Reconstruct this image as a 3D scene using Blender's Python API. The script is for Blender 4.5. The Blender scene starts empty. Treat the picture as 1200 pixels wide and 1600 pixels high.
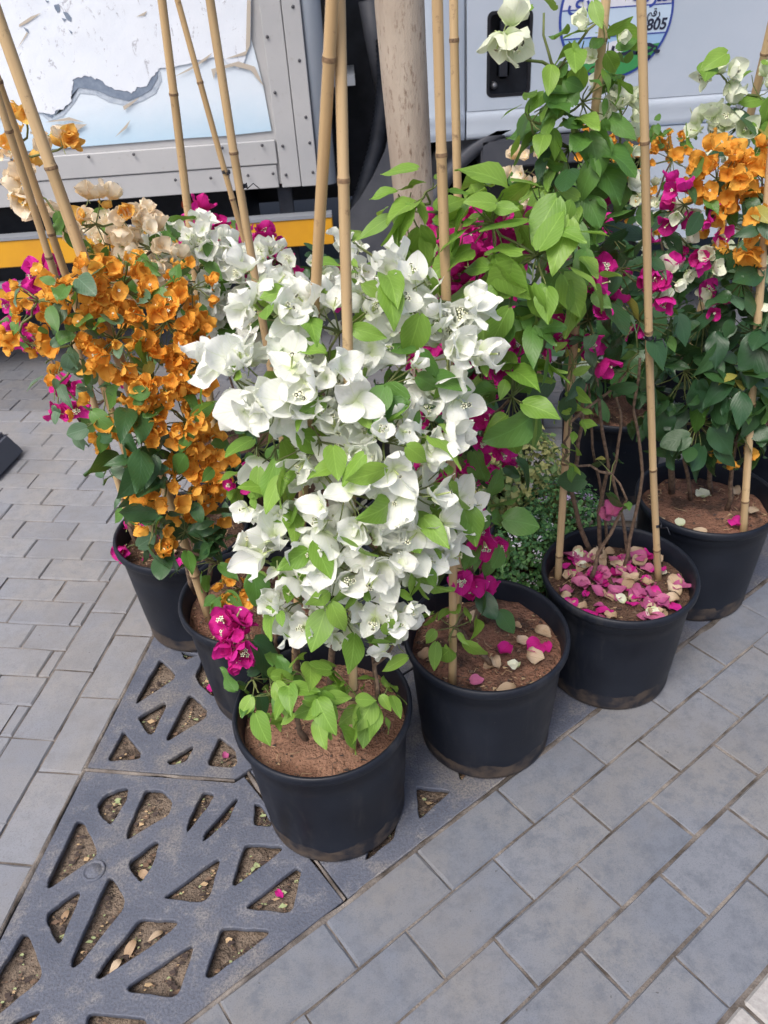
import bpy, bmesh, math, random
from math import sin, cos, pi, radians
from mathutils import Vector, Matrix, noise
R = random.Random(7)
sc = bpy.context.scene
# ------------------------------------------------------------------ camera
F_PX, PITCH, ROLL, CAM_H = 1240.0, 0.6167, -0.0731, 1.323
cr, sr = cos(ROLL), sin(ROLL)
VR = Vector((1, 0, 0)); VU = Vector((0, sin(PITCH), cos(PITCH))); VF = Vector((0, cos(PITCH), -sin(PITCH)))
cx_, cy_ = cr*VR + sr*VU, -sr*VR + cr*VU
cam = bpy.data.cameras.new('camera'); co = bpy.data.objects.new('camera', cam); sc.collection.objects.link(co)
M = Matrix((cx_, cy_, -VF)).transposed().to_4x4(); M.translation = (0, 0, CAM_H); co.matrix_world = M
cam.sensor_fit = 'VERTICAL'; cam.sensor_height = 24; cam.sensor_width = 18; cam.lens = F_PX/1600*24
cam.clip_start = .02; cam.clip_end = 600
sc.camera = co
cam.dof.use_dof = True; cam.dof.focus_distance = 1.25; cam.dof.aperture_fstop = 6.5
# ------------------------------------------------------------------ world and sun: soft hazy daylight
w = bpy.data.worlds.new('World'); sc.world = w; w.use_nodes = True
wn = w.node_tree.nodes; sky = wn.new('ShaderNodeTexSky'); sky.sky_type = 'NISHITA'; sky.sun_disc = False
SUN_EL, SUN_AZ = radians(58), radians(215)      # azimuth clockwise from +Y: behind the camera, to the left
sky.sun_elevation = SUN_EL; sky.sun_rotation = SUN_AZ; sky.dust_density = 5; sky.ozone_density = 1.0; sky.air_density = .8
bg = wn['Background']; w.node_tree.links.new(sky.outputs[0], bg.inputs[0]); bg.inputs[1].default_value = .15
sl = bpy.data.lights.new('sun', 'SUN'); so = bpy.data.objects.new('sun', sl); sc.collection.objects.link(so)
sl.energy = 1.2; sl.angle = radians(25); sl.color = (1, .985, .96)
sd = Vector((sin(SUN_AZ)*cos(SUN_EL), cos(SUN_AZ)*cos(SUN_EL), sin(SUN_EL)))
so.rotation_euler = sd.to_track_quat('Z', 'Y').to_euler()
vs = sc.view_settings; vs.view_transform = 'Standard'; vs.look = 'None'; vs.gamma = 1; vs.exposure = .62; vs.use_curve_mapping = False

# ------------------------------------------------------------------ helpers
def ray(px, py):
    x, y = px-600, 800-py
    return (x*cx_ + y*cy_ + F_PX*VF)
def atz(px, py, z=0.0):
    d = ray(px, py); return Vector((0, 0, CAM_H)) + d*((z-CAM_H)/d.z)
def aty(px, py, Y):
    d = ray(px, py); return Vector((0, 0, CAM_H)) + d*(Y/d.y)
def pxr(px, P):    # metres for px pixels at point P
    return px*(P-Vector((0, 0, CAM_H))).dot(VF)/F_PX
TH = 0.6136; TL = TH-pi/4
UR, NR = Vector((cos(TH), sin(TH), 0)), Vector((-sin(TH), cos(TH), 0))
UL, NL = Vector((cos(TL), sin(TL), 0)), Vector((-sin(TL), cos(TL), 0))
def link(o, parent=None):
    sc.collection.objects.link(o)
    if parent: o.parent = parent
    return o
def tag(o, label=None, cat=None, group=None, kind=None):
    for k, v in (('label', label), ('category', cat), ('group', group), ('kind', kind)):
        if v: o[k] = v
    return o
def empty(name, loc, label, cat, group=None):
    o = bpy.data.objects.new(name, None); o.location = loc; o.empty_display_size = .05; link(o)
    return tag(o, label, cat, group)
def mk(name, verts, faces, mats, parent=None, smooth=True, mi=None, uvs=None):
    me = bpy.data.meshes.new(name); me.from_pydata([tuple(v) for v in verts], [], faces)
    for m in (mats if isinstance(mats, (list, tuple)) else [mats]): me.materials.append(m)
    if smooth: me.polygons.foreach_set('use_smooth', [True]*len(me.polygons))
    if mi: me.polygons.foreach_set('material_index', mi)
    if uvs:
        l = me.uv_layers.new(name='UVMap')
        for p in me.polygons:
            for li in p.loop_indices: l.data[li].uv = uvs[me.loops[li].vertex_index]
    me.update()
    o = bpy.data.objects.new(name, me)
    return link(o, parent)
class MB:
    def __init__(s): s.v, s.f, s.m = [], [], []
    def box(s, a, b, mi=0, fr=None):
        i = len(s.v)
        for z in (a[2], b[2]):
            for (x, y) in ((a[0], a[1]), (b[0], a[1]), (b[0], b[1]), (a[0], b[1])):
                p = Vector((x, y, z)); s.v.append(fr(p) if fr else p)
        for q in ((3, 2, 1, 0), (4, 5, 6, 7), (0, 1, 5, 4), (1, 2, 6, 5), (2, 3, 7, 6), (3, 0, 4, 7)):
            s.f.append([i+k for k in q]); s.m.append(mi)
        return s
    def tube(s, pts, rad, n=8, mi=0, cap=True):
        pts = [Vector(p) for p in pts]; base = len(s.v); ref = None
        for k, p in enumerate(pts):
            d = (pts[min(k+1, len(pts)-1)]-pts[max(k-1, 0)]).normalized()
            if ref is None: ref = d.orthogonal().normalized()
            a = (ref-d*ref.dot(d)).normalized(); ref = a; b = d.cross(a)
            r = rad[k] if isinstance(rad, (list, tuple)) else rad
            for j in range(n):
                t = 2*pi*j/n; s.v.append(p+a*(r*cos(t))+b*(r*sin(t)))
        for k in range(len(pts)-1):
            for j in range(n):
                j2 = (j+1) % n
                s.f.append([base+k*n+j, base+k*n+j2, base+(k+1)*n+j2, base+(k+1)*n+j]); s.m.append(mi)
        if cap:
            s.f.append([base+j for j in range(n)][::-1]); s.m.append(mi)
            s.f.append([base+(len(pts)-1)*n+j for j in range(n)]); s.m.append(mi)
        return s
    def build(s, name, mats, parent=None, smooth=False): return mk(name, s.v, s.f, mats, parent, smooth, s.m)
def bevel(o, w_, seg=2):
    bm = bmesh.new(); bm.from_mesh(o.data)
    bmesh.ops.bevel(bm, geom=list(bm.edges), offset=w_, segments=seg, affect='EDGES', clamp_overlap=True)
    bm.to_mesh(o.data); bm.free(); return o
def lathe(prof, n=64, mi=None):
    v, f, m = [], [], []
    for (r, z) in prof:
        for j in range(n): t = 2*pi*j/n; v.append((r*cos(t), r*sin(t), z))
    for k in range(len(prof)-1):
        for j in range(n):
            j2 = (j+1) % n; f.append([k*n+j, k*n+j2, (k+1)*n+j2, (k+1)*n+j]); m.append(mi[k] if mi else 0)
    return v, f, m
def poly(name, outline, holes, thick, mat, parent=None, bev=0.0, z=0.0):
    cu = bpy.data.curves.new(name, 'CURVE'); cu.dimensions = '2D'; cu.fill_mode = 'BOTH'; cu.extrude = thick/2; cu.bevel_depth = bev; cu.bevel_resolution = 1; cu.offset = -bev
    for pts in [outline]+holes:
        sp = cu.splines.new('POLY'); sp.points.add(len(pts)-1); sp.use_cyclic_u = True
        for k, p in enumerate(pts): sp.points[k].co = (p[0], p[1], 0, 1)
    t = bpy.data.objects.new(name, cu); me = bpy.data.meshes.new_from_object(t); bpy.data.objects.remove(t)
    me.materials.clear(); me.materials.append(mat); me.name = name
    o = bpy.data.objects.new(name, me); o.location.z = z-thick/2-bev
    return link(o, parent)

# ------------------------------------------------------------------ materials
class Mat:
    def __init__(s, name, rough=.6, col=(.5, .5, .5), spec=.5, metal=0):
        s.m = bpy.data.materials.new(name); s.m.use_nodes = True; s.t = s.m.node_tree; s.n = s.t.nodes; s.b = s.n['Principled BSDF']
        s.b.inputs['Roughness'].default_value = rough; s.b.inputs['Base Color'].default_value = (*col, 1)
        s.b.inputs['Specular IOR Level'].default_value = spec; s.b.inputs['Metallic'].default_value = metal
    def l(s, a, b): s.t.links.new(a, b)
    def new(s, t, **k):
        n = s.n.new('ShaderNode'+t)
        for a, v in k.items():
            if hasattr(n, a): setattr(n, a, v)
            else: n.inputs[a].default_value = v
        return n
    def coord(s, kind='Object'):
        if kind == 'World': return s.new('NewGeometry').outputs['Position']
        return s.new('TexCoord').outputs[kind]
    def noise(s, scale, detail=4, co=None, rough=.55, dist=0):
        n = s.new('TexNoise'); n.inputs['Scale'].default_value = scale; n.inputs['Detail'].default_value = detail; n.inputs['Roughness'].default_value = rough; n.inputs['Distortion'].default_value = dist
        s.l(co if co is not None else s.coord('World'), n.inputs['Vector']); return n.outputs['Fac']
    def ramp(s, fac, stops):
        r = s.new('ValToRGB'); e = r.color_ramp.elements
        while len(e) < len(stops): e.new(.5)
        for k, (p, c) in enumerate(stops): e[k].position = p; e[k].color = (*c, 1) if len(c) == 3 else c
        s.l(fac, r.inputs[0]); return r.outputs[0]
    def mix(s, fac, a, b, mode='MIX'):
        m = s.new('Mix'); m.data_type = 'RGBA'; m.blend_type = mode
        for v, k in ((fac, 0), (a, 6), (b, 7)):
            if isinstance(v, (int, float)): m.inputs[k].default_value = v
            elif isinstance(v, tuple): m.inputs[k].default_value = (*v, 1)
            else: s.l(v, m.inputs[k])
        return m.outputs[2]
    def math(s, op, a, b=0.0, c=None):
        m = s.new('Math'); m.operation = op
        for k, v in enumerate((a, b, c)):
            if v is None: continue
            if isinstance(v, (int, float)): m.inputs[k].default_value = v
            else: s.l(v, m.inputs[k])
        return m.outputs[0]
    def base(s, c): s.l(c, s.b.inputs['Base Color']); return s
    def bump(s, h, strength=.3, dist=.002):
        b = s.new('Bump'); b.inputs['Strength'].default_value = strength; b.inputs['Distance'].default_value = dist
        s.l(h, b.inputs['Height']); s.l(b.outputs[0], s.b.inputs['Normal']); return b.outputs[0]
    def trans(s, col, fac):
        t = s.new('BsdfTranslucent'); s.l(col, t.inputs[0]); x = s.new('MixShader'); x.inputs[0].default_value = fac
        s.l(s.b.outputs[0], x.inputs[1]); s.l(t.outputs[0], x.inputs[2]); s.l(x.outputs[0], s.n['Material Output'].inputs[0])
def leaf_mat(name, c1, c2, rough=.42, tr=.25, vein=.25, spec=.4):
    m = Mat(name, rough, spec=spec); oi = m.new('ObjectInfo').outputs['Random']
    c = m.mix(oi, c1, c2)
    n = m.noise(45, 3); c = m.mix(m.math('MULTIPLY', n, .35), c, tuple(x*.55 for x in c1))
    uv = m.new('SeparateXYZ'); m.l(m.coord('UV'), uv.inputs[0]); u, v = uv.outputs[0], uv.outputs[1]
    av = m.math('ABSOLUTE', m.math('SUBTRACT', v, .5))
    mid = m.math('LESS_THAN', av, .018)
    ph = m.math('SUBTRACT', m.math('MULTIPLY', u, 42), m.math('MULTIPLY', av, 48))
    side = m.math('POWER', m.math('MULTIPLY_ADD', m.math('SINE', ph), .5, .5), 10)
    vv = m.math('MINIMUM', m.math('ADD', mid, m.math('MULTIPLY', side, .45)), 1)
    c = m.mix(m.math('MULTIPLY', vv, vein), c, tuple(min(1, x*1.9+.05) for x in c1))
    m.base(c); m.bump(m.math('SUBTRACT', m.math('MULTIPLY', n, .6), vv), .35, .0012)
    m.trans(m.mix(.5, c, (.35, .55, .04)), tr); return m.m
def bract_mat(name, c1, c2, base_c, tr=.4, rough=.6, vein=.3):
    m = Mat(name, rough, spec=.25); oi = m.new('ObjectInfo').outputs['Random']
    c = m.mix(oi, c1, c2)
    uv = m.new('SeparateXYZ'); m.l(m.coord('UV'), uv.inputs[0]); u, v = uv.outputs[0], uv.outputs[1]
    av = m.math('ABSOLUTE', m.math('SUBTRACT', v, .5))
    mid = m.math('LESS_THAN', av, .012)
    ph = m.math('SUBTRACT', m.math('MULTIPLY', u, 30), m.math('MULTIPLY', av, 55))
    side = m.math('POWER', m.math('MULTIPLY_ADD', m.math('SINE', ph), .5, .5), 12)
    vv = m.math('MINIMUM', m.math('ADD', mid, m.math('MULTIPLY', side, .4)), 1)
    c = m.mix(m.math('MULTIPLY', vv, vein), c, base_c)
    c = m.mix(m.ramp(u, [(0, (.85, .85, .85)), (.28, (0, 0, 0))]), c, base_c)
    m.base(c); m.bump(m.math('ADD', vv, m.noise(60, 3)), .3, .001)
    m.trans(c, tr); return m.m
LIME = leaf_mat('lime_leaf', (.25, .42, .07), (.15, .31, .045), tr=.34)
MID = leaf_mat('mid_green_leaf', (.075, .19, .035), (.11, .24, .05))
DARK = leaf_mat('dark_green_leaf', (.025, .075, .032), (.045, .115, .035), rough=.35, tr=.15, vein=.15)
YELL = leaf_mat('yellowed_leaf', (.42, .38, .08), (.30, .30, .08), tr=.3)
GREY = leaf_mat('grey_green_leaf', (.12, .2, .12), (.07, .15, .08), tr=.2)
WHITE = bract_mat('white_bract', (.93, .94, .90), (.90, .92, .84), (.66, .76, .38), tr=.36, vein=.30)
CREAM = bract_mat('greenish_white_bract', (.86, .89, .74), (.80, .86, .64), (.55, .68, .3), tr=.35)
ORANGE = bract_mat('orange_bract', (.93, .52, .09), (.84, .38, .05), (.7, .28, .03), tr=.38)
YELLOW = bract_mat('yellow_orange_bract', (.95, .64, .17), (.93, .56, .14), (.8, .4, .08), tr=.35)
PEACH = bract_mat('peach_bract', (.97, .90, .74), (.96, .82, .60), (.94, .72, .4), tr=.4)
MAGENTA = bract_mat('magenta_bract', (.74, .035, .38), (.60, .02, .24), (.42, .015, .14), tr=.35, vein=.5)
PINKDRY = bract_mat('faded_pink_bract', (.36, .07, .20), (.50, .15, .27), (.3, .08, .14), tr=.15, vein=.6)
TANDRY = bract_mat('dried_tan_bract', (.34, .22, .13), (.56, .45, .32), (.2, .13, .07), tr=.15, vein=.5)
FLORET = Mat('floret_cream', .6, (.85, .86, .62)).m
TUBE = Mat('floret_tube_green', .6, (.42, .5, .2)).m
m = Mat('young_stem', .6); m.base(m.ramp(m.noise(30), [(.35, (.10, .14, .04)), (.7, (.2, .22, .07))])); TWIG = m.m
m = Mat('woody_stem', .85); nz = m.noise(120, 6); m.base(m.ramp(nz, [(.3, (.07, .045, .03)), (.7, (.22, .15, .10))])); m.bump(nz, .6, .003); WOOD = m.m
# bamboo
m = Mat('bamboo_skin', .45, spec=.4); oi = m.new('ObjectInfo').outputs['Random']
mp = m.new('Mapping'); mp.inputs['Scale'].default_value = (90, 90, 4); m.l(m.coord('Object'), mp.inputs[0])
st = m.noise(1, 5, mp.outputs[0]); c = m.mix(oi, (.46, .31, .15), (.56, .42, .24)); c = m.mix(m.ramp(st, [(.4, (0, 0, 0)), (.75, (.55, .55, .55))]), c, (.26, .15, .07))
sp = m.noise(55, 5, m.coord('Object'), .7); c = m.mix(m.ramp(sp, [(.62, (0, 0, 0)), (.72, (.7, .7, .7))]), c, (.13, .08, .05)); m.base(c); m.bump(st, .15, .001); BAMBOO = m.m
m = Mat('bamboo_node', .7); m.base(m.ramp(m.noise(200), [(.3, (.10, .06, .035)), (.7, (.30, .19, .10))])); NODE = m.m
TIE = Mat('dark_tie_wire', .5, (.012, .014, .022)).m
# pots and soil
m = Mat('black_pot_plastic', .42, spec=.3); n1 = m.noise(9, 5); n2 = m.noise(140, 3)
c = m.ramp(n1, [(.35, (.006, .008, .014)), (.75, (.014, .018, .028))])
geo = m.new('SeparateXYZ'); m.l(m.coord('Object'), geo.inputs[0])
dm = m.math('MULTIPLY', m.math('LESS_THAN', m.math('ADD', geo.outputs[2], m.math('MULTIPLY', m.noise(11, 4), .09)), .085), m.math('MULTIPLY', m.ramp(m.noise(25, 5), [(.40, (.1, .1, .1)), (.62, (1, 1, 1))]), .65)); c = m.mix(dm, c, (.10, .075, .055))
c = m.mix(m.ramp(n2, [(.70, (0, 0, 0)), (.8, (.35, .35, .35))]), c, (.12, .11, .11)); mpz = m.new('Mapping'); mpz.inputs['Scale'].default_value = (14, 14, 2.2); m.l(m.coord('World'), mpz.inputs[0]); stk = m.noise(1, 6, mpz.outputs[0], .75)
c = m.mix(m.ramp(stk, [(.55, (0, 0, 0)), (.75, (.45, .45, .45))]), c, (.07, .068, .066)); sc2 = m.noise(60, 4, rough=.9, dist=3); c = m.mix(m.ramp(sc2, [(.66, (0, 0, 0)), (.70, (.4, .4, .4))]), c, (.09, .09, .10)); m.base(c)
m.l(m.ramp(n1, [(.3, (.36,)*3), (.8, (.6,)*3)]), m.b.inputs['Roughness']); m.bump(m.noise(35), .12, .002); POT = m.m
def soil_mat(name, a, b, d):
    m = Mat(name, .95, spec=.1); n1 = m.noise(16, 6); n2 = m.noise(160, 5)
    c = m.mix(n2, a, b); c = m.mix(m.ramp(n1, [(.48, (0, 0, 0)), (.62, (.85, .85, .85))]), c, d)
    c = m.mix(m.ramp(m.noise(260, 2), [(.66, (0, 0, 0)), (.7, (1, 1, 1))]), c, (.06, .035, .025))
    m.base(c); m.bump(m.math('ADD', n2, m.noise(60, 4)), 1.0, .012); return m.m
SOIL_R = soil_mat('red_brown_soil', (.30, .165, .11), (.42, .245, .165), (.20, .105, .07))
SOIL_M = soil_mat('mixed_soil', (.31, .17, .115), (.25, .13, .09), (.055, .040, .034))
SOIL_D = soil_mat('dark_soil', (.12, .07, .05), (.16, .10, .07), (.05, .035, .03))
SAND = soil_mat('sandy_dirt', (.20, .155, .12), (.25, .20, .155), (.10, .075, .06))
def paver_mat(name, a, b, warm):
    m = Mat(name, .85, spec=.25); oi = m.new('ObjectInfo').outputs['Random']
    rn = m.new('TexWhiteNoise'); rn.noise_dimensions = '1D'; m.l(oi, rn.inputs['W'])
    c = m.mix(rn.outputs['Value'], a, b)
    big = m.noise(5, 6); c = m.mix(m.ramp(big, [(.42, (0, 0, 0)), (.62, (.7, .7, .7))]), c, warm)
    mid = m.noise(30, 6, rough=.75); c = m.mix(m.ramp(mid, [(.36, (.8, .8, .8)), (.54, (0, 0, 0))]), c, tuple(x*.80 for x in a))
    fine = m.noise(420, 4, rough=.7); c = m.mix(m.ramp(fine, [(.3, (.4, .4, .4)), (.5, (0, 0, 0)), (.72, (0, 0, 0)), (.8, (.4, .4, .4))]), c, m.ramp(fine, [(.45, (.06, .06, .065)), (.55, (.42, .41, .40))]))
    dirt = m.noise(2.3, 6, rough=.7); c = m.mix(m.ramp(dirt, [(.45, (0, 0, 0)), (.68, (.55, .55, .55))]), c, (.19, .178, .165))
    st = m.noise(70, 2); c = m.mix(m.ramp(st, [(.735, (0, 0, 0)), (.76, (.7, .7, .7))]), c, (.07, .065, .065))
    m.base(c); m.bump(m.math('ADD', m.math('MULTIPLY', fine, .5), mid), .35, .0015); return m.m
PAV_R = paver_mat('blue_grey_paver', (.150, .167, .200), (.195, .208, .235), (.205, .205, .205))
PAV_L = paver_mat('grey_paver', (.245, .255, .28), (.20, .212, .242), (.265, .255, .245))
PAV_D = paver_mat('dark_grey_paver', (.13, .14, .165), (.16, .17, .19), (.16, .155, .155))
m = Mat('joint_sand', .95, spec=.1); n1 = m.noise(14, 5); c = m.ramp(n1, [(.38, (.075, .065, .055)), (.5, (.17, .15, .135)), (.66, (.30, .27, .24))]); m.base(m.mix(m.math('MULTIPLY', m.noise(260), .5), c, (.05, .04, .035))); m.bump(m.noise(220), .8, .004); SANDJ = m.m
m = Mat('concrete', .85); n1 = m.noise(120, 6, rough=.7); m.base(m.mix(m.math('MULTIPLY', m.noise(9), .5), m.ramp(n1, [(.3, (.27, .265, .26)), (.7, (.44, .43, .42))]), (.3, .27, .24))); m.bump(n1, .5, .002); CONC = m.m
m = Mat('grate_cast', .6, spec=.4); n1 = m.noise(6, 6, rough=.65); n2 = m.noise(90, 5, rough=.7); n3g = m.noise(24, 6, rough=.75)
c = m.ramp(n1, [(.34, (.08, .094, .13)), (.5, (.115, .128, .165)), (.64, (.20, .185, .17))])
c = m.mix(m.ramp(n3g, [(.52, (0, 0, 0)), (.68, (.75, .75, .75))]), c, (.24, .235, .235)); c = m.mix(m.ramp(m.noise(230, 4, rough=.8), [(.42, (.85, .85, .85)), (.55, (0, 0, 0))]), c, (.075, .08, .10)); c = m.mix(m.ramp(n2, [(.25, (.6, .6, .6)), (.42, (0, 0, 0))]), c, (.06, .065, .085))
ck = m.new('TexVoronoi'); ck.feature = 'DISTANCE_TO_EDGE'; ck.inputs['Scale'].default_value = 9; m.l(m.coord('World'), ck.inputs['Vector'])
m.base(c); m.bump(m.math('ADD', n2, m.noise(230, 4)), .6, .002); GRATE = m.m
m = Mat('asphalt', .9); m.base(m.ramp(m.noise(200, 5), [(.3, (.04, .04, .042)), (.7, (.075, .075, .078))])); m.bump(m.noise(300), .5, .003); ASPH = m.m

# ------------------------------------------------------------------ ground, pavement
def sheet(name, pts, mat, z, kind='structure'):
    o = mk(name, [(p[0], p[1], z) for p in pts], [list(range(len(pts)))], mat, None, False); tag(o, kind=kind); return o
sheet('ground', [(-150, -150), (150, -150), (150, 300), (-150, 300)], SAND, -.045)
sheet('road', [(-60, 3.95), (60, 3.95), (60, 14), (-60, 14)], ASPH, -.03)
LLu = -.815; L0 = .657; S2u = LLu-.196
def pL(u, n): return UL*u+NL*n
def pR(u, n): return UR*u+NR*n
def isect_LL_L0():   # point with .UL = LLu and .NR = L0
    a, b = UL.x, UL.y; c, d = NR.x, NR.y; det = a*d-b*c
    return Vector(((LLu*d-b*L0)/det, (a*L0-LLu*c)/det, 0))
PA = isect_LL_L0()
FAR = 2.342+.085*18
pav_l = mk('pavement', [(*pL(-4.5, -1.2).xy, -.0045), (*pL(LLu-.004, -1.2).xy, -.0045), (*pL(LLu-.004, 1.80).xy, -.0045), (*pL(3.2, 1.80).xy, -.0045), (*pL(3.2, FAR).xy, -.0045), (*pL(-4.5, FAR).xy, -.0045)], [[0, 1, 2, 5], [2, 3, 4, 5]], SANDJ, None, False)
tag(pav_l, kind='structure')
# right pavement: bounded by line L0 of the grate edge
qa = PA-UR*.7
pr = [qa+NR*-.002, qa-NR*1.6, qa-NR*1.6+UR*4.6, qa+UR*4.6]
pav_r = mk('pavement', [(*p.xy, -.0035) for p in pr], [[0, 1, 2, 3]], SANDJ, None, False); tag(pav_r, kind='structure')
def inframe(c, pad=60):
    d = c-Vector((0, 0, CAM_H)); k = d.dot(VF)
    if k <= .05: return False
    x, y = 600+F_PX*d.dot(cx_)/k, 800-F_PX*d.dot(cy_)/k
    return -pad < x < 1200+pad and -pad < y < 1600+pad
mesh_cache = {}
def paver_mesh(l, wd, mat):
    key = (round(l, 3), round(wd, 3), mat.name)
    var = mesh_cache.setdefault(key, [])
    nvar = 4 if l > .15 else 1
    if len(var) < nvar:
        b = .0035; hx, hy = l/2, wd/2; t = .03
        def rg(ix, iy, z, nn=3):
            v = []
            for (sx, sy) in ((-1, -1), (1, -1), (1, 1), (-1, 1)):
                v.append((sx*(hx-ix)+R.uniform(-.0011, .0011), sy*(hy-iy)+R.uniform(-.0011, .0011), z))
            # midpoints worn a little
            out = []
            for k in range(4):
                a, c_ = v[k], v[(k+1) % 4]; out.append(a)
                for q in (.33, .67): out.append(tuple(a[i]*(1-q)+c_[i]*q+R.uniform(-.0009, .0009)*(i < 2) for i in range(3)))
            return out
        rings = [rg(0, 0, -t), rg(0, 0, -b), rg(b*.9, b*.9, 0)]
        vs_ = [p for r_ in rings for p in r_]; n = 12; f = []
        for k in range(2):
            for j in range(n): f.append([k*n+j, k*n+(j+1) % n, (k+1)*n+(j+1) % n, (k+1)*n+j])
        f.append([2*n+j for j in range(n)])
        me = bpy.data.meshes.new('paver'); me.from_pydata(vs_, [], f); me.materials.append(mat); var.append(me); return me
    return R.choice(var)
cands = []   # (center, angle, l, w, mat, parent)
def add_paver(cu, cn, l, wd, frame, mat, par):
    c = (pL if frame == 'L' else pR)(cu, cn); cands.append((c, TL if frame == 'L' else TH, l, wd, mat, par))
G = .003
for k in range(-2, 5):        # right pavers, rows below the grate edge
    n0 = L0-.1*k
    if k < 0: continue
    off = (.478, .374)[k % 2]
    for i in range(-9, 13):
        add_paver(off+.2*i+.1, n0-.05, .2-G, .1-G, 'R', PAV_R, pav_r)
for i in range(0, 55):        # left rows
    n_hi = 2.342+.085*18-.085*i; ii = i-18
    j0 = -1.212 if ii % 2 else -1.13
    mat = PAV_D if ii < -1 else PAV_L
    if n_hi < -1.1: break
    for k in range(-18, 26):
        a = j0+.17*k; b = a+.17
        if n_hi < 1.83: lim = S2u
        else: lim = 3.1
        if a > lim-.02 or b < -4.3: continue
        b2 = min(b, lim)
        if n_hi-.04 < 1.80 and a > LLu-.3 and b2 > S2u+.001: continue
        cxy = pL((a+b2)/2, n_hi-.0425)
        if cxy.dot(NR) < L0+.03 and cxy.x > 0: continue
        add_paver((a+b2)/2, n_hi-.0425, b2-a-.003, .085-.003, 'L', mat, pav_l)
for s in range(2):            # two courses laid along the grate
    for k in range(-12, 3):
        n0 = (1.299 if s == 0 else 1.375)-.1974*(-k)
        if n0 > 1.72: continue
        c = pL(LLu-.098*(s+.5), n0-.0987+.1974)
        cands.append((c, TL+pi/2, .1974-G, .098-G, PAV_L, pav_l))
cands.sort(key=lambda q: (q[0]-Vector((0, 0, CAM_H))).length)
cnt = {}; rest = {}
for (c, a, l, wd, mat, par) in cands:
    tilt = (R.uniform(-.006, .006), R.uniform(-.006, .006)); dz = R.uniform(-.0018, .0012)
    if inframe(c, 40) and cnt.get(par, 0) < 300:
        cnt[par] = cnt.get(par, 0)+1
        o = bpy.data.objects.new('paver', paver_mesh(l, wd, mat)); o.location = (c.x, c.y, dz)
        o.rotation_euler = (tilt[0], tilt[1], a+R.choice((0, pi))+R.uniform(-.006, .006)); link(o, par)
    else:
        rest.setdefault((par, mat), MB()).box((-l/2, -wd/2, -.03), (l/2, wd/2, 0), 0, lambda p: Vector((c.x+p.x*cos(a)-p.y*sin(a), c.y+p.x*sin(a)+p.y*cos(a), p.z+dz)))
for (par, mat), mb in rest.items():
    o = mb.build('paver_field', mat, par); tag(o, kind='stuff')
# concrete kerb strip at the lower right
kb = L0-.5
ks = MB()
for i in range(-3, 6): ks.box((.2+i*.5, kb-.30, -.04), (.2+i*.5+.494, kb-.006, .001), 0, lambda p: pR(p.x, p.y)+Vector((0, 0, p.z)))
o = ks.build('kerb', CONC); tag(o, kind='structure'); bevel(o, .004, 1)

# ------------------------------------------------------------------ tree grate
grate = empty('tree_grate', pL(-.5, 1.1), 'blue-grey cast tree grate with irregular triangular openings full of dirt, under the front pots', 'tree grate')
gi = Matrix.Translation(-grate.location)
def H8(pts): return [atz(x/2, 1000+y/2).xy for x, y in pts]
def ins(p, u, n): return p
lower = [[(385,460),(402,462),(395,500),(345,578),(312,545),(303,515),(330,480)], [(455,465),(505,468),(540,505),(528,545),(395,625),(400,590),(430,520)],
 [(635,472),(672,480),(650,520),(583,603),(590,560)], [(738,492),(745,495),(715,560),(632,632),(640,600)], [(795,508),(815,515),(850,570),(845,582),(793,578)],
 [(240,562),(262,570),(302,655),(300,675),(150,778),(148,755)], [(488,625),(497,632),(478,700),(440,758),(405,715),(403,690)], [(765,638),(880,642),(882,655),(735,768),(725,760)],
 [(680,680),(688,690),(655,800),(630,818),(508,805)], [(925,708),(942,720),(915,840),(895,852),(770,838),(775,825)], [(240,782),(252,790),(190,945),(178,945),(145,880),(148,850)],
 [(340,738),(352,745),(390,810),(385,840),(250,1010),(225,1025),(222,1000)], [(435,870),(550,875),(555,888),(480,950),(310,1060),(297,1050),(330,1000)],
 [(690,898),(840,905),(838,920),(660,1055),(640,1050)], [(595,952),(605,960),(560,1100),(540,1115),(400,1098),(398,1080)], [(70,915),(90,925),(130,1030),(125,1060),(0,1165),(-60,1200),(-20,1060)],
 [(275,1165),(450,1180),(460,1200),(430,1260),(250,1260)], [(120,1155),(125,1165),(60,1240),(-20,1260),(40,1190)]]
upper = [[(500,58),(548,105),(545,120),(425,200),(430,180)], [(515,190),(520,205),(480,290),(465,295),(432,245),(438,235)], [(590,170),(600,172),(648,215),(645,240),(525,315),(520,305)],
 [(385,282),(440,350),(438,370),(345,378),(338,370)], [(600,328),(606,335),(580,380),(530,390),(522,378)], [(685,300),(735,340),(742,385),(725,398),(655,392),(650,380)],
 [(565,35),(620,45),(580,62)], [(635,55),(650,120),(685,170),(665,175),(625,140),(610,110)], [(720,200),(800,190),(790,260),(750,280)]]
right = [[(1300,456),(1410,470),(1310,560)], [(1180,560),(1250,520),(1230,620),(1140,690)], [(1420,380),(1500,360),(1440,440)]]
def rounded(pts):   # soften corners
    out = []
    n = len(pts)
    for i in range(n):
        p, a, b = Vector(pts[i]), Vector(pts[i-1]), Vector(pts[(i+1) % n])
        da, db = (a-p), (b-p); ra = min(.007, da.length*.3); rb = min(.007, db.length*.3)
        q1, q2 = p+da.normalized()*ra, p+db.normalized()*rb
        out += [q1, (q1+q2+2*p)/4, q2]
        r1 = q2; r2 = b+(p-b).normalized()*min(.007, db.length*.3); nn_ = Vector((-(r2-r1).y, (r2-r1).x)).normalized() if (r2-r1).length > 1e-5 else Vector((0, 0))
        for t_ in (.25, .5, .75): out.append(r1.lerp(r2, t_)+nn_*R.uniform(-.0011, .0011))
    return out
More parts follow.
